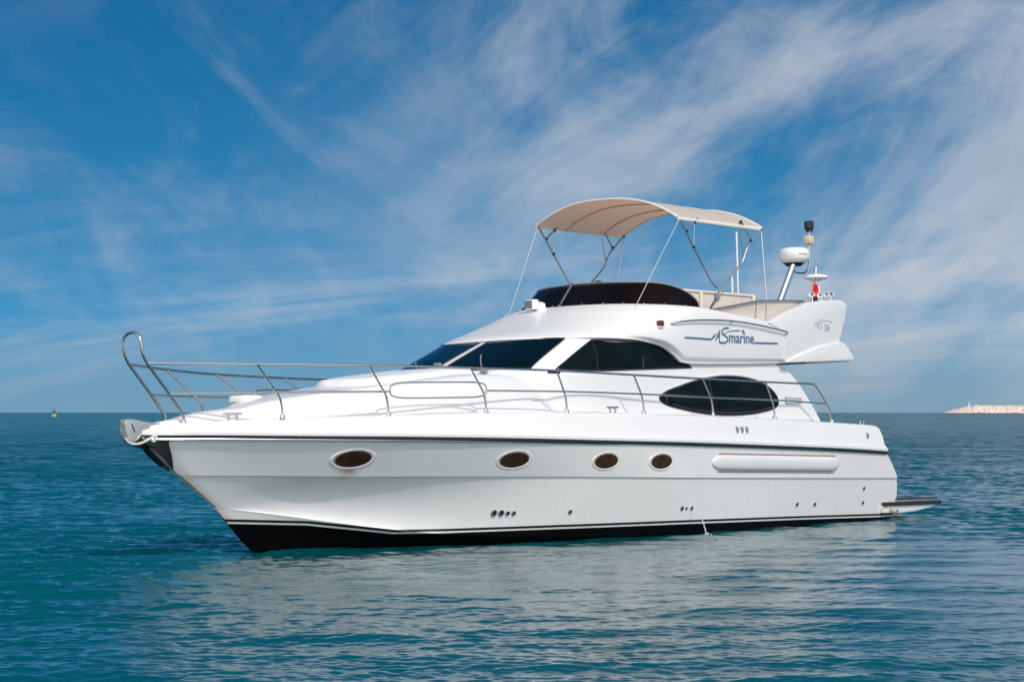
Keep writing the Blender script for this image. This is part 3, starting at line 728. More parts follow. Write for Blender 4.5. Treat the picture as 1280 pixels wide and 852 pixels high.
def window(name, poly, sm, bars, rail=None):
    w = MB(); pl = smooth2(poly) if sm else poly
    w.tube(outline(poly, hy, .004, 6, sm), .013, 8, closed=True); fr = w.build(name, M_black, Y)
    g = MB(); g.grid(strip_fill(pl, hy, 40, 20, .007)); g.build('glass', M_glass, fr)
    for a, b in bars:
        q = MB(); q.tube([(a[0]+(b[0]-a[0])*t, float(hy(a[0]+(b[0]-a[0])*t, a[1]+(b[1]-a[1])*t))+.008, a[1]+(b[1]-a[1])*t) for t in np.linspace(0, 1, 8)], .008, 8)
        q.build('mullion', M_plate, fr)
    if rail:
        q = MB(); q.tube([(x, float(hy(x, z))+.012, z) for x, z in rail], .018, 8); q.build('frame_rail', M_black, fr)
    return fr
window('side_window', SIDEWIN, False, [((7.70, 2.825), (7.829, 2.395)), ((6.68, 2.60), (6.72, 2.43))])
window('oval_window', OVAL, True, [((5.04, 2.29), (5.012, 1.75)), ((6.23, 2.07), (6.244, 1.915))],
       rail=[(6.12, 1.90), (5.62, 1.815), (5.0, 1.775), (4.4, 1.765), (3.8, 1.79), (3.35, 1.86)])
def brow(poly, name):                      # moulded lip over the oval window
    mb = MB(); mb.tube([(x, float(hy(x, z))+.0, z) for x, z in poly], [.004]+[.012]*(len(poly)-2)+[.004], 8); mb.build(name, M_gel, house)
brow([(p[0], p[2]+.03) for p in catmull([(a, 0, b) for a, b in OVAL[1:11]], 5)], 'window_lip')
# air grille behind the oval window
def grille():
    mb = MB(); mb.grid(strip_fill([(2.93, 2.031), (2.44, 2.021), (2.44, 1.908), (2.95, 1.906)], hy, 8, 6, .012)); a = mb.build('air_grille', M_grey, Y)
    mb = MB()
    for z in np.linspace(1.918, 2.018, 6): mb.box((2.69, float(hy(2.69, z))+.016, z), (.46, .01, .009))
    mb.build('slats', M_gel2, a)
grille()
# raked two-pane windscreen
def pane(y0b, y1b, y0t, y1t, z0, z1, name='windscreen_pane'):
    rows = []
    for t in np.linspace(0, 1, 16):
        z = z0+(z1-z0)*t; ya = y0b+(y0t-y0b)*t; yb = y1b+(y1t-y1b)*t
        rows.append([(float(house_x(y, z))+.012, y, z+.004) for y in np.linspace(ya, yb, 30)])
    mb = MB(); mb.grid(rows)
    edge = rows[0]+[r_[-1] for r_ in rows[1:]]+rows[-1][::-1][1:]+[r_[0] for r_ in rows[::-1]][1:-1]
    o = mb.build(name, M_wind, Y, angle=60)
    q = MB(); q.tube(edge, .011, 8, closed=True); q.build('seal', M_black, o)
    return o
wp = pane(.10, 1.32, .08, 1.20, 2.405, 2.868)
ws = pane(-.09, -1.32, -.07, -1.20, 2.405, 2.868); ws.data.materials[0] = mat('windscreen_glass_sky', (.003, .012, .018), .03, spec=1.0, var=.1, vscale=1.2)
def wiper(y0, z0, y1, z1, par):
    mb = MB(); P_ = [(float(house_x(y0+(y1-y0)*t, z0+(z1-z0)*t))+.03, y0+(y1-y0)*t, z0+(z1-z0)*t+.02) for t in np.linspace(0, 1, 8)]
    mb.tube(P_, .010, 8); mb.box(P_[0], (.07, .09, .05)); mb.build('wiper', M_grey, par)
wiper(.90, 2.36, .45, 2.62, wp); wiper(-.25, 2.40, -.75, 2.56, ws); wiper(-.12, 2.50, .10-.25, 2.40, ws)

# ---------------------------------------------------------------- flybridge
def fly_ring(t, nf=46, ns=34, inset=0.0, zfix=None, xend=2.2):
    """t from 0 (lower edge) to 1 (coaming top)"""
    pts = []
    A = [('f', a) for a in np.linspace(0, math.pi/2, nf)]+[('s', q) for q in np.linspace(0, 1, ns)[1:]]
    for k, a in A:
        z = 3.1
        for _ in range(12):
            xs, xf, w = float(fb_xs(z)), float(fb_xf(z)), float(fb_w(z))
            if k == 'f': x = xs+(xf-xs)*math.cos(a)**(2/FB_N); y = w*math.sin(a)**(2/FB_N)
            else: x = xs+(xend-xs)*a; y = w
            z = float(fb_low(x))+(float(fb_top(x))-float(fb_low(x)))*t
        pts.append((x, y, z))
    P = np.array(pts)
    if inset:
        T = np.gradient(P[:, :2], axis=0); T /= np.linalg.norm(T, axis=1)[:, None]+1e-9
        Nn = np.stack([T[:, 1], -T[:, 0]], -1)          # inwards
        if (Nn[-1][1] > 0): Nn = -Nn
        P[:, :2] += Nn*inset; P[:, 1] = np.maximum(P[:, 1], 0)
    if zfix is not None: P[:, 2] = zfix
    return [tuple(p) for p in P]
def draw_in(pts, off):
    out = []; P = np.array(pts); T = np.gradient(P[:, :2], axis=0); T /= np.linalg.norm(T, axis=1)[:, None]+1e-9
    for p, t in zip(P, T):
        n_ = np.array((t[1], -t[0])); n_ = -n_ if n_ @ p[:2]-n_ @ np.array((4., 0)) > 0 else n_
        z = p[2]; q = p[:2].copy(); xs, xf, w = float(hs_xs(z)), float(hs_xf(z)), float(hs_w(z))
        for _ in range(120):
            if (abs(q[1])/w)**3+max(0, (q[0]-xs)/(xf-xs))**3 < 1: break
            q = q+n_*.006
        q = q-n_*off; out.append((q[0], max(q[1], 0) if abs(p[1]) > 1e-6 else 0.0, z))
    return out
def build_fly():
    low = np.array(draw_in(fly_ring(0), .045)); full = np.array(fly_ring(0))
    rows = [draw_in(fly_ring(0), -.10), [tuple(p) for p in low]]
    for t in np.concatenate([np.linspace(.015, .16, 9), np.linspace(.22, .96, 12)]):
        base = np.array(fly_ring(t)); k = float(1-min(1, t/.11))
        base[:, :2] += (low-full)[:, :2]*k; rows.append([tuple(p) for p in base])
    rows.append([(a, b, c+.012) for a, b, c in fly_ring(1, inset=.02)])
    rows.append([(a, b, c+.02) for a, b, c in fly_ring(1, inset=.05)]); rows.append([(a, b, c+.012) for a, b, c in fly_ring(1, inset=.11)])
    rows.append(fly_ring(1, inset=.13, zfix=3.12)); rows.append(fly_ring(1, inset=.14, zfix=2.92))
    rows.append([(a, 0.0, 2.92) for a, b, c in fly_ring(1, inset=.14)])
    mb = MB(); mb.grid(rows); st = [[(a, -b, c) for a, b, c in r_] for r_ in rows]; mb.grid(st, flip=True)
    return mb.build('flybridge', M_gel, Y, angle=40)
fly = build_fly()
def fyv(x, z): return fly_y(np.asarray(x, float), np.asarray(z, float))
# eyebrow moulding that runs over the side window and aft along the lower edge
low_edge = draw_in(fly_ring(0), .045)
for sg in (1, -1):
    P_ = [(a, sg*(b_+.004), c+.012) for a, b_, c in low_edge if a < 7.9]
    mb = MB(); mb.tube(P_, [.018*min(1, .15+(7.9-p[0])/1.5) for p in P_], 8); mb.build('eyebrow', M_gel, fly)
# aft wings
SHELF = [(2.96, 2.575), (1.98, 2.612), (.90, 2.652), (.868, 2.675), (.875, 2.70), (.95, 2.785), (1.06, 2.87), (1.16, 2.935), (1.28, 2.955), (1.9, 2.87), (2.5, 2.73), (2.96, 2.60)]
FIN = [(3.44, 3.21), (3.321, 3.238), (2.836, 3.398), (2.215, 3.585), (1.712, 3.638), (1.25, 3.662), (1.11, 3.652), (1.02, 3.607), (.993, 3.54), (1.064, 3.329), (1.20, 3.07), (1.245, 2.99), (1.27, 2.90), (1.40, 2.72), (2.93, 2.60), (2.96, 2.62), (2.96, 3.075)]
for sg in (1, -1):
    mb = MB(); mb.prism(FIN, sg*1.60, sg*1.748); wg = mb.build('aft_wing', M_gel, Y, bevel=.014, bseg=3, angle=50)
    mb = MB(); mb.prism(SHELF, sg*1.58, sg*1.785); mb.build('wing_shelf', M_gel, wg, bevel=.03, bseg=4, angle=60)
mb = MB(); mb.prism([(3.3, 2.60), (2.06, 2.625), (1.06, 2.665), (1.10, 2.74), (2.0, 2.86), (3.3, 2.90)], -1.62, 1.62); mb.build('overhang_deck', M_gel2, fly, bevel=.01)
mb = MB(); mb.prism([(2.0, 3.38), (1.25, 3.42), (1.2, 3.60), (1.9, 3.60)], -1.62, 1.62); mb.build('aft_arch', M_gel2, fly, bevel=.03)

mb = MB(); mb.prism([(2.97, 2.545), (1.98, 2.585), (.95, 2.632), (.95, 2.640), (1.98, 2.600), (2.97, 2.565)], -1.735, 1.735); mb.build('soffit_shade', mat('dark_shade', (.03, .03, .032), .6, var=.2), fly)  # dark plate put in for the shade under the aft overhang

# tinted wind deflector round the front of the flybridge
def deflector():
    rows_b, rows_t = [], []; tt = np.linspace(0, 1, 60)
    xs, xfb, wb_ = 4.4, 6.66, 1.575; xft, wt = 6.12, 1.49; n = 2.7
    a_end = math.acos(((5.06-xs)/(xfb-xs))**(n/2))
    base, top = [], []
    for t in np.concatenate([-tt[::-1], tt[1:]]):
        a = abs(t)*a_end; sg = 1 if t >= 0 else -1
        xb = xs+(xfb-xs)*math.cos(a)**(2/n); yb = wb_*math.sin(a)**(2/n)
        xt = xs+(xft-xs)*math.cos(a)**(2/n); yt = wt*math.sin(a)**(2/n)
        h_ = math.sqrt(max(0, 1-(max(0, abs(t)-.52)/.48)**2.0)); h_ = max(h_, .02)
        zb = float(fb_top(xb))+.008; zt = 3.83-.06*abs(t)
        f = float(h_)
        base.append((xb, sg*yb, zb)); top.append((xb+(xt-xb)*f, sg*(yb+(yt-yb)*f), zb+(zt-zb)*f))
    B_, T_ = np.array(base), np.array(top)
    rows = [list(map(tuple, B_*(1-q)+T_*q)) for q in np.linspace(0, 1, 8)]
    inn = [[(a-.012, b*.99, c) for a, b, c in r_] for r_ in rows[::-1]]
    mb = MB(); mb.grid(rows+inn+[rows[0]]); o = mb.build('wind_deflector', M_acryl, Y, angle=60)
    q = MB(); q.tube([tuple(p) for p in T_], .012, 8); q.build('top_trim', M_grey, o)
    for k in range(4, 116, 9):
        q = MB(); q.lathe([(0, .012), (.012, .010), (.014, 0)], tuple(B_[k]+(.01, 0, .03)), (.7, 0, .7), 10); q.build('fixing_stud', M_steel, o)
    return B_, T_
DB, DT = deflector()
# bright bar lying across the deflector
mb = MB(); mb.tube([(6.31, .02, 3.83), (6.62, .06, 3.55), (6.74, .08, 3.45)], .020, 8); mb.build('deflector_bar', M_steel, Y)

# grab rail on the flybridge side, with its stand-offs
HAND = [(6.05, 3.112), (5.92, 3.142), (5.76, 3.162), (5.424, 3.186), (5.003, 3.2), (4.516, 3.2), (3.886, 3.169), (3.31, 3.115), (2.98, 3.08)]
for sg in (1, -1):
    mb = MB(); P_ = [(x, float(fyv(x, z))+(.012 if i == 0 else .055), z) for i, (x, z) in enumerate(HAND)]
    P_ = catmull(P_, 6)+[(2.945, 1.79, 3.068), (2.94, 1.785, 3.04), (2.94, 1.735, 3.03)]
    mb.tube([(a, sg*b, c) for a, b, c in P_], .013, 10)
    for x, z in ((4.52, 3.187),): mb.tube([(x, sg*1.72, z-.03), (x, sg*1.76, z-.02), (x, sg*1.775, z+.005)], .010, 8)
    mb.build('grab_rail', M_steel, Y)
# red side light
mb = MB(); yn = float(fyv(6.3, 3.115)); mb.box((6.3, yn+.035, 3.115), (.10, .085, .09)); nl = mb.build('side_light', M_redlens, Y, bevel=.02)
mb = MB(); mb.box((6.3, yn+.02, 3.06), (.12, .09, .022)); mb.build('light_base', M_white, nl, bevel=.004)
# lettering on the flybridge side
def logo():
    mb = MB(); o_ = .006
    stroke(mb, [(5.768, 2.913), (5.4, 2.908), (5.06, 2.902)], .030, fyv, o_)
    stroke(mb, [(3.846, 2.878), (3.5, 2.880), (3.166, 2.884)], .030, fyv, o_)
    def q(px, py): return (5.076-(px-262)*.003954, 2.868+(215-py)*.00255-.00004*(px-388))
    def st(pts, w): stroke(mb, [q(a, b)+(ww*1.2,) for a, b, ww in pts], w, fyv, o_)
    st([(262, 208, .012), (285, 186, .034), (306, 164, .010)], .03)
    st([(296, 210, .012), (314, 178, .036), (330, 140, .012)], .03)
    st([(327, 150, .020), (324, 180, .030), (322, 214, .018)], .03)
    st([(p[0], p[2], .026) for p in catmull([(392, 0, 128), (368, 0, 129), (346, 0, 144), (345, 0, 162), (364, 0, 176), (381, 0, 190), (378, 0, 208), (356, 0, 220), (322, 0, 219)], 5)], .03)
    st([(p[0], p[2], .006+.012*i/24) for i, p in enumerate(catmull([(338, 0, 180), (356, 0, 166), (386, 0, 151), (426, 0, 142), (472, 0, 139)], 6))], .02)
    st([(484, 138, .02), (494, 142, .045), (505, 151, .022)], .03)
    x0, z0 = q(388, 216); text_on(mb, 'marine', .245, x0, z0, fyv, o_, width=.71, extra=.004)
    mb.build('lettering', M_logo, fly, weld=False)
    mb = MB(); fin = lambda x, z: 1.7495
    def q2(px, py): return (2.075-(px-985)*.00418*.95, 3.156+(110-py)*.0026)   # smaller mark on the wing
    def s2(pts): stroke(mb, [q2(a, b)+(ww,) for a, b, ww in pts], .01, fin, 0)
    s2([(985, 104, .006), (1000, 84, .014), (1012, 68, .006)]); s2([(1006, 104, .006), (1016, 86, .014), (1026, 62, .006)]); s2([(1026, 66, .010), (1024, 86, .013), (1022, 104, .008)])
    s2([(p[0], p[2], .011) for p in catmull([(1062, 0, 52), (1044, 0, 54), (1035, 0, 66), (1044, 0, 79), (1050, 0, 92), (1040, 0, 106), (1018, 0, 107)], 4)])
    s2([(1034, 84, .004), (1052, 68, .007), (1080, 58, .009), (1112, 56, .010)]); s2([(1118, 58, .008), (1126, 62, .02), (1134, 68, .008)])
    x0, z0 = q2(1069, 122); text_on(mb, '50', .16, x0, z0, fin, 0, width=.165, shear=.10)
    mb.build('wing_lettering', M_logo, fly, weld=False)
logo()
# search light on the brow
sl = MB(); sl.lathe([(0, 0), (.075, 0), (.085, .05), (.07, .12), (0, .15)], (6.74, -.28, 3.40)); s_o = sl.build('search_light', M_white, Y)
q = MB(); q.box((6.86, -.36, 3.50), (.14, .19, .155), rot=Matrix.Rotation(R(-6), 3, 'Z')); q.build('lamp_housing', M_white, s_o, bevel=.02)
q = MB(); q.box((6.932, -.368, 3.50), (.012, .155, .12), rot=Matrix.Rotation(R(-6), 3, 'Z')); q.build('lens', mat('lamp_lens', (.18, .19, .2), .08, var=.2), s_o)

# seats and spray cloths on the flybridge
sb = MB(); sb.box((3.92, .93, 3.38), (2.5, .10, .70)); seat = sb.build('seat_back', M_cloth, Y, bevel=.02)
q = MB(); q.tube([(5.17, .985, 3.735), (2.67, .985, 3.72)], .022, 10); q.build('piping', M_cream, seat)
for x in (4.22, 2.70):
    q = MB(); q.box((x, 1.0, 3.42), (.07, .03, .62)); q.build('post', M_cream, seat, bevel=.006)
RAIL = [(4.85, 1.57, 3.37), (4.22, 1.58, 3.455), (3.55, 1.58, 3.555), (3.40, 1.58, 3.57), (2.8, 1.58, 3.60), (2.07, 1.58, 3.62)]
for sg in (1, -1):
    mb = MB(); mb.tube([(a, sg*b, c) for a, b, c in RAIL], .016, 10); rl = mb.build('spray_rail', M_steel, Y)
    q = MB(); q.tube([(3.46, sg*1.58, 3.56), (3.52, sg*1.58, 3.22)], .013, 8); q.build('rail_post', M_steel, rl)
    q = MB(); rows = []
    for a, b, c in catmull(RAIL, 6): rows.append([(a, sg*(b-.015-.03*math.sin(math.pi*k)), (c-.012)*(1-k)+3.12*k) for k in np.linspace(0, 1, 6)])
    back = [[(a, b-sg*.006, c) for a, b, c in r_] for r_ in rows]
    q.grid(rows); q.grid(back); q.build('spray_cloth', M_cloth, rl)
q = MB(); q.box((6.0, .1, 3.35), (.5, .9, .6)); q.build('helm_console', M_gel2, fly, bevel=.06)
q = MB(); q.lathe([(0, 0), (.10, 0), (.105, .04), (.06, .10), (0, .12)], (5.55, -.05, 3.80)); q.build('compass', M_black, fly)

# ---------------------------------------------------------------- sun canopy
def bz(y): return -.037*y                    # the frame leans with its load
def canopy_z(x, y):
    f = (x-3.01)/2.37; w = 1.41
    crown = .355*(1-abs(y/w)**2.5)
    return 4.845+.02*f+crown+bz(y)-.006*math.sin(math.pi*f*3)**2*(1-abs(y/w)**3)
mb = MB(); rows = []
for x in np.linspace(5.39, 3.0, 34): rows.append([(x, y, canopy_z(x, y)) for y in 1.41*np.sin(np.linspace(-math.pi/2, math.pi/2, 44))])
skirt = []
mb.grid(rows); can = mb.build('sun_canopy', M_canvas, Y, angle=60)
for xx in (5.385, 3.005):
    q = MB(); q.tube([(xx, y, canopy_z(xx, y)-.006) for y in np.linspace(-1.40, 1.40, 40)], .018, 8); q.build('hem', M_cream, can)
for sg in (1, -1):
    q = MB(); q.tube([(x, sg*1.408, canopy_z(x, sg*1.408)-.022) for x in np.linspace(5.39, 3.0, 20)], .026, 8, ry=.008); q.build('hem', M_cream, can)
for sg in (1, -1):
    y = sg*1.40; e = bz(y)
    q = MB(); q.tube(fillet([(4.38, y, 3.68+e), (4.36, y, 3.80+e), (4.53, y, 3.91+e), (5.355, y, 4.85+e)], .1), .0145, 10); q.build('front_pole', M_steel, can)
    q = MB(); q.tube(fillet([(4.36, y, 3.70+e), (3.60, y, 4.26+e), (3.48, y, 4.48+e), (3.02, y, 4.84+e)], .1), .0155, 10); q.build('aft_pole', M_steel, can)
    for a_, b_ in (((5.15, 4.66), (4.84, 4.88)), ((3.35, 4.62), (3.62, 4.93))):
        q = MB(); q.tube([(a_[0], y, a_[1]+e), (b_[0], y, b_[1]+e)], .014, 8); q.build('brace', M_steel, can)
    q = MB(); q.tube([(4.97, y, 4.42+e), (4.93, y, 4.80+e)], .004, 6); q.build('brace_cord', M_rope, can)
    q = MB(); q.tube([(3.55, y, 4.38+e), (3.64, y, 4.76+e)], .012, 8); q.build('brace', M_steel, can)
    q = MB(); q.box((4.37, y, 3.66+e), (.09, .05, .13)); q.build('pole_foot', M_grey, can, bevel=.01)
    q = MB(); q.tube([(4.38, y, 3.64+e), (4.78, y+sg*.10, 3.34)], .022, 10); q.build('foot_strut', M_steel, can)
    for p in ((5.15, 4.66), (4.93, 4.81), (4.97, 4.42), (3.35, 4.62), (3.03, 4.82), (3.63, 4.9)):
        q = MB(); q.box((p[0], y, p[1]+e), (.05, .035, .045)); q.build('pole_joint', M_black, can, bevel=.008)
    q = MB(); q.tube([(3.03, y, 4.82+e), (3.20, sg*1.60, 3.23)], .011, 8); q.build('aft_stay', M_steel, can)
for x in (4.62, 3.62):                       # hoops under the cloth
    q = MB(); q.tube([(x, yy, canopy_z(x, yy)-.028-.02*(abs(yy) > 1.3)) for yy in np.linspace(-1.39, 1.39, 36)], .011, 10); q.build('hoop', M_canvas, can)
q = MB(); q.tube([(5.37, 1.42, 4.78), (6.40, 1.30, 3.40), (6.52, 1.34, 3.30)], .0045, 8); q.build('strap', M_rope, can)
q = MB(); q.tube([(5.37, -1.42, 4.85), (6.2, -1.34, 3.47), (6.42, -1.28, 3.38)], .0045, 8); q.build('strap', M_rope, can)

# ---------------------------------------------------------------- bow rail
TOP = [(15.12, .17, 2.43), (13.9, .85, 2.41), (12.47, 1.45, 2.39), (10.83, 1.77, 2.37), (9.10, 1.88, 2.352), (7.45, 2.0, 2.308), (5.76, 2.05, 2.272), (4.02, 2.04, 2.242), (2.57, 2.03, 2.222)]
MID = [(14.76, .17, 2.05), (13.55, .79, 2.055), (11.9, 1.27, 2.06), (10.38, 1.65, 2.07), (8.90, 1.90, 2.06), (7.27, 2.02, 2.03), (5.54, 2.04, 1.99), (3.80, 2.02, 1.96), (2.16, 2.0, 1.905)]
BASE = [(13.36, .745), (11.90, 1.245), (10.37, 1.64), (8.90, 1.885), (7.24, 2.01), (5.50, 2.04), (3.77, 2.03)]
def rails():
    mb = MB()
    half = lambda sg: [(14.53, sg*.17, 1.66), (14.53, sg*.17, 1.78), (14.76, sg*.17, 2.05), (15.12, sg*.17, 2.43), (15.19, sg*.17, 2.54), (15.215, sg*.165, 2.70)]
    pts = fillet(half(-1), .08)+[(15.215, .165*math.cos(a)*-1, 2.70+.115*math.sin(a)) for a in np.linspace(.1, math.pi-.1, 14)]+fillet(half(1), .08)[::-1]
    mb.tube(pts, .019, 12)
    br = mb.build('bow_rail', M_steel, Y)
    for sg in (1, -1):
        m_ = lambda L_: [(a, sg*b, c) for a, b, c in L_]
        q = MB(); path = [tuple(p) for p in catmull(m_(TOP), 6)]+m_([(2.35, 2.02, 2.06), (2.05, 2.0, 1.80), (1.98, 1.99, 1.60)])
        q.tube(fillet(path[:-4], .02)+fillet(path[-4:], .10), .016, 10); q.build('top_rail', M_steel, br)
        q = MB(); q.tube(catmull(m_(MID[:3]), 6), .013, 10); q.tube(catmull(m_(MID[3:]), 6), .013, 10); q.build('mid_rail', M_steel, br)
        A, B_ = np.array(MID[2]), np.array(MID[3]); q = MB(); loop = []
        for a in np.linspace(0, 2*math.pi, 40, endpoint=False):
            c_, s_ = math.cos(a), math.sin(a); u = .5+.5*math.copysign(abs(c_)**.32, c_)
            p = A+(B_-A)*u; loop.append((p[0], sg*(p[1]+.015), p[2]+.105*math.copysign(abs(s_)**.55, s_)+.015))
        q.tube(loop, .012, 8, closed=True); q.build('gate_loop', M_steel, br)
        for (bx, by), t_ in zip(BASE, TOP[1:]):
            z0 = float(gu_z(bx)); q = MB()
            q.tube(fillet([(t_[0], sg*t_[1], t_[2]), (bx+.03, sg*(by+.0), z0+.25), (bx, sg*by, z0+.10), (bx, sg*by, z0-.02)], .12), .015, 10)
            q.lathe([(0, 0), (.036, 0), (.030, .05), (.018, .055)], (bx, sg*by, z0-.004), seg=14)
            q.build('stanchion', M_steel, br)
        for p in ((14.53, sg*.17, 1.67), (1.98, sg*1.99, float(gu_z(1.98))-.004)):
            q = MB(); q.lathe([(0, 0), (.036, 0), (.030, .05), (.02, .055)], p, seg=14); q.build('rail_foot', M_steel, br)
    q = MB(); q.box((9.15, 1.87, 2.325), (.26, .035, .03)); q.build('rail_clip', M_black, br, bevel=.008)
rails()

# ---------------------------------------------------------------- anchor roller, stem plate, rope
CHEEK = [(15.10, 1.712), (15.36, 1.735), (15.365, 1.60), (15.35, 1.50), (15.31, 1.455), (15.25, 1.45), (15.18, 1.495), (15.12, 1.56), (15.02, 1.60)]
M_cheek = mat('brushed_plate', (.50, .49, .49), .36, .6, var=.12, vscale=6)
mb = MB(); mb.prism([(14.80, 1.69)]+smooth2(CHEEK, 4)[:33]+[(14.85, 1.62)], -.045, .045)
ar = mb.build('anchor_roller', M_cheek, Y, bevel=.010, bseg=3)
for sg in (1, -1):
    q = MB(); q.tube([(a, sg*.047, c) for a, c in CHEEK[1:8]], .010, 8); q.build('cheek_rim', M_steel, ar)
q = MB(); q.prism([(15.235, 1.575), (15.22, 1.58), (15.265, 1.685), (15.28, 1.675)], .046, .0485); q.build('plate_mark', M_black, ar)
q = MB(); q.prism([(15.33, 1.455), (15.24, 1.415), (15.10, 1.375), (15.02, 1.36), (14.97, 1.45), (15.1, 1.49), (15.2, 1.48)], -.035, .035)
q.prism([(15.20, 1.46), (15.08, 1.40), (14.98, 1.38), (15.0, 1.42)], -.16, .16); q.tube([(15.05, 0, 1.42), (15.25, 0, 1.46), (15.32, 0, 1.50)], .03, 10)
q.build('anchor', M_plate, Y, bevel=.01)
q = MB(); q.tube(catmull([(15.39, .06, 1.51), (15.35, .07, 1.455), (15.28, .09, 1.43), (15.20, .13, 1.44), (15.10, .16, 1.485), (15.01, .165, 1.53)], 6), .016, 8)
q.tube(catmull([(15.10, .16, 1.485), (15.06, .15, 1.48), (15.02, .17, 1.46), (14.99, .18, 1.54)], 5), .014, 8); q.build('bow_rope', M_rope, Y)
def stem_plate():
    mb = MB()
    for sg in (1, -1):
        rows = []
        for t in np.linspace(0, 1, 14):
            z = 1.475-.38*t; xe = np.interp(z, [.05, .45, .62, 1.06, 1.14, 1.43, 1.5], [13.27, 13.77, 13.98, 14.57, 14.69, 15.06, 15.10])
            ln = .29*(1-t)**.9+.004
            rows.append([(xe+.012-ln*k, sg*(float(hull_y(xe+.0-ln*k, z))*1.0+.010), z) for k in np.linspace(0, 1, 8)])
        mb.grid(rows)
    mb.tube([(float(np.interp(z, [1.06, 1.14, 1.43, 1.5], [14.57, 14.69, 15.06, 15.12]))+.006, 0, z) for z in np.linspace(1.10, 1.475, 8)], .022, 8)
    mb.build('stem_plate', M_plate, Y)
stem_plate()

# ---------------------------------------------------------------- radar mast, aerials, horns, flag
q = MB(); q.tube([(1.30, .55, 3.50), (1.19, .55, 3.72), (.74, .55, 4.36)], .062, 16, ry=.05); rm = q.build('radar_mast', mat('painted_mast', (.50, .50, .50), .25, .85, var=.05), Y)
q = MB(); q.lathe([(0, 0), (.17, 0), (.21, .015), (.245, .06), (.262, .09), (.262, .20), (.245, .245), (.18, .27), (0, .275)], (.62, .5, 4.40), seg=40); q.build('radome', M_white, rm, angle=50)
q = MB(); q.lathe([(0, 0), (.12, 0), (.19, .055), (0, .055)], (.63, .5, 4.355), seg=28); q.build('radome_base', M_black, rm)
q = MB(); 
tmp = MB(); text_on(tmp, 'Raymarine', .05, 0, 0, lambda x, z: 0, 0, width=.17, extra=.001)
q.add([(.62+.2640*math.cos(R(52)-a[0]/.264), .5+.2640*math.sin(R(52)-a[0]/.264), 4.535+a[2]) for a in tmp.v], tmp.f)
q.build('radome_lettering', mat('grey_lettering', (.30, .20, .22), .5, var=.05), rm, weld=False)
q = MB(); q.tube(fillet([(.78, .55, 4.28), (.60, .52, 4.24), (.28, .50, 4.25), (.15, .50, 4.36), (.11, .50, 4.78), (.10, .5, 5.0)], .08), .014, 8); pl = q.build('light_pole', M_steel, rm)
q = MB(); q.box((.12, .5, 4.84), (.16, .14, .15)); q.build('light_box', mat('cream_lamp', (.62, .52, .38), .4, var=.25, vscale=14), rm, bevel=.02)
q = MB(); q.lathe([(0, 0), (.07, 0), (.055, .03), (.085, .06), (.085, .17), (.06, .19), (0, .19)], (.10, .5, 4.99), seg=18); q.build('anchor_light', M_black, rm)
q = MB(); q.lathe([(0, 0), (.05, 0), (.17, .03), (.21, .055), (.19, .085), (.09, .115), (0, .12)], (1.55, 1.5, 3.985), seg=32); ma = q.build('dish_aerial', M_white, Y)
q = MB(); q.tube([(1.55, 1.5, 3.60), (1.55, 1.5, 4.0)], .02, 10); q.tube([(1.56, 1.5, 4.08), (1.53, 1.5, 4.22)], .028, 10); q.build('aerial_post', M_steel, ma)
for x, y, z1, r_ in ((.90, -.5, 5.02, .016), (1.08, -.5, 4.27, .018)):
    q = MB(); q.tube([(x, y, 3.58), (x, y, z1)], r_, 8); q.lathe([(0, 0), (.035, 0), (.03, .08), (r_, .1)], (x, y, 3.58), seg=12); q.build('whip_aerial', M_white, Y)
def flag():
    q = MB(); q.tube([(1.90, 1.55, 3.58), (1.72, 1.55, 3.95)], .010, 8); st = q.build('flag_staff', M_steel, Y)
    A_, B_ = np.array((1.72, 1.55, 3.97)), np.array((1.87, 1.56, 3.63)); rows = []
    for i in range(15):
        t = i/14; row = []
        for j in range(13):
            k = j/12; p = A_*(1-t)+B_*t
            row.append((p[0]-.21*k*(.55+.45*math.sin(t*2.2))-.01, p[1]+.05*math.sin(k*9+t*2)*(.3+k), p[2]-.10*k-.02*math.sin(k*7)))
        rows.append(row)
    for nm, i0, i1, m_, in (('flag_cloth', 0, 14, M_red),):
        q = MB(); q.grid(rows); 
        for f in range(len(q.f)):
            i, j = divmod(f, 12); q.m[f] = 0 if (i < 8 and j < 9) else (1 if (i < 8 or j >= 8) and i < 11 else 2)
            if i < 9 and j < 8: q.m[f] = 0
        q.build('flag_cloth', [M_red, M_wcloth, M_bcloth], st)
flag()
for x, y, L_ in ((1.98, 1.64, .20), (1.70, 1.64, .16), (1.42, 1.66, .24), (1.40, 1.58, .18)):
    q = MB(); z = 3.735 if x > 1.5 else 3.76
    q.lathe([(0.0, .0), (.03, .0), (.025, .05), (.018, .08), (.024, L_*.7), (.05, L_), (.044, L_), (.012, L_*.6)], (x-L_*.75, y-.02, z), (.93, .36, 0), 16)
    q.tube([(x-.10, y-.02, 3.60), (x-.10, y-.02, z)], .012, 8); q.build('horn', M_white, Y)

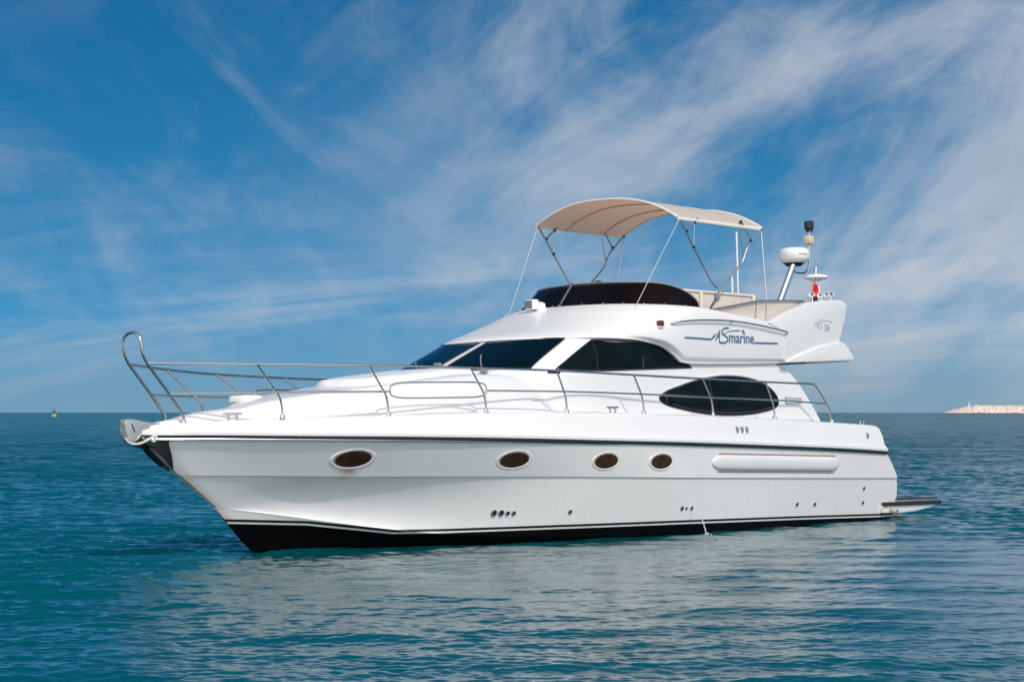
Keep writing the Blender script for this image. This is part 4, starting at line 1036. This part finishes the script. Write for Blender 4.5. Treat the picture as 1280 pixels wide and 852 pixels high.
# ---------------------------------------------------------------- swim platform and exhaust
q = MB()
low_ = [(.36, .165), (.36, .06), (-.1, .04), (-.75, .055), (-1.35, .11), (-1.60, .165)]
q.prism(low_+[(-1.60, .175), (.36, .185)], -1.955, 1.955); sp = q.build('swim_platform', M_gel, Y, bevel=.008)
q = MB(); q.prism([(.36, .172), (-1.615, .150), (-1.615, .222), (.36, .238)], -2.0, 2.0); q.build('platform_fender', M_rub, sp, bevel=.014)
q = MB(); q.prism([(-.10, .262), (-1.60, .246), (-1.60, .268), (-.10, .284)], -1.94, 1.94); q.build('platform_board', M_teak, sp, bevel=.006)
q = MB(); q.prism([(-.06, .234), (-1.55, .218), (-1.55, .247), (-.06, .263)], -1.90, 1.90); q.build('board_bearer', M_gel2, sp)
q = MB(); q.tube([(.10, 1.80, .10), (.10, 2.0, .095), (.08, 2.06, .06)], .055, 14); ex = q.build('exhaust_pipe', M_pipe, Y)
q = MB(); q.lathe([(.030, 0), (.060, 0), (.062, .02), (.035, .02)], (.085, 2.055, .065), (-.3, .9, -.3), 18); q.build('pipe_lip', M_tan, ex)

# ---------------------------------------------------------------- water running out of the hull side
def stream():
    m = bpy.data.materials.new('running_water'); m.use_nodes = True; p = m.node_tree.nodes['Principled BSDF']
    p.inputs['Base Color'].default_value = (.85, .9, .92, 1); p.inputs['Roughness'].default_value = .15; p.inputs['Transmission Weight'].default_value = .5; p.inputs['IOR'].default_value = 1.33
    q = MB(); P_ = []
    for t in np.linspace(0, 1, 22): P_.append((6.12-.02*t, 2.02+.06+.20*t, .385-.05*t-.345*t*t))
    q.tube([(a+.004*math.sin(9*i), b, c) for i, (a, b, c) in enumerate(P_)], [.006+.004*abs(math.sin(i*1.7)) for i in range(len(P_))], 8)
    for i in range(26):
        a = random.uniform(0, 6.28); d_ = random.uniform(.01, .10); r_ = random.uniform(.004, .012)
        q.lathe([(0, -r_), (r_, 0), (0, r_)], (6.10+d_*math.cos(a), 2.28+d_*math.sin(a)*.7, random.uniform(-.005, .03)), seg=6)
    tag(q.build('water_stream', m, weld=False), 'thin stream of bilge water falling from the hull side into the sea', 'water stream')
stream()
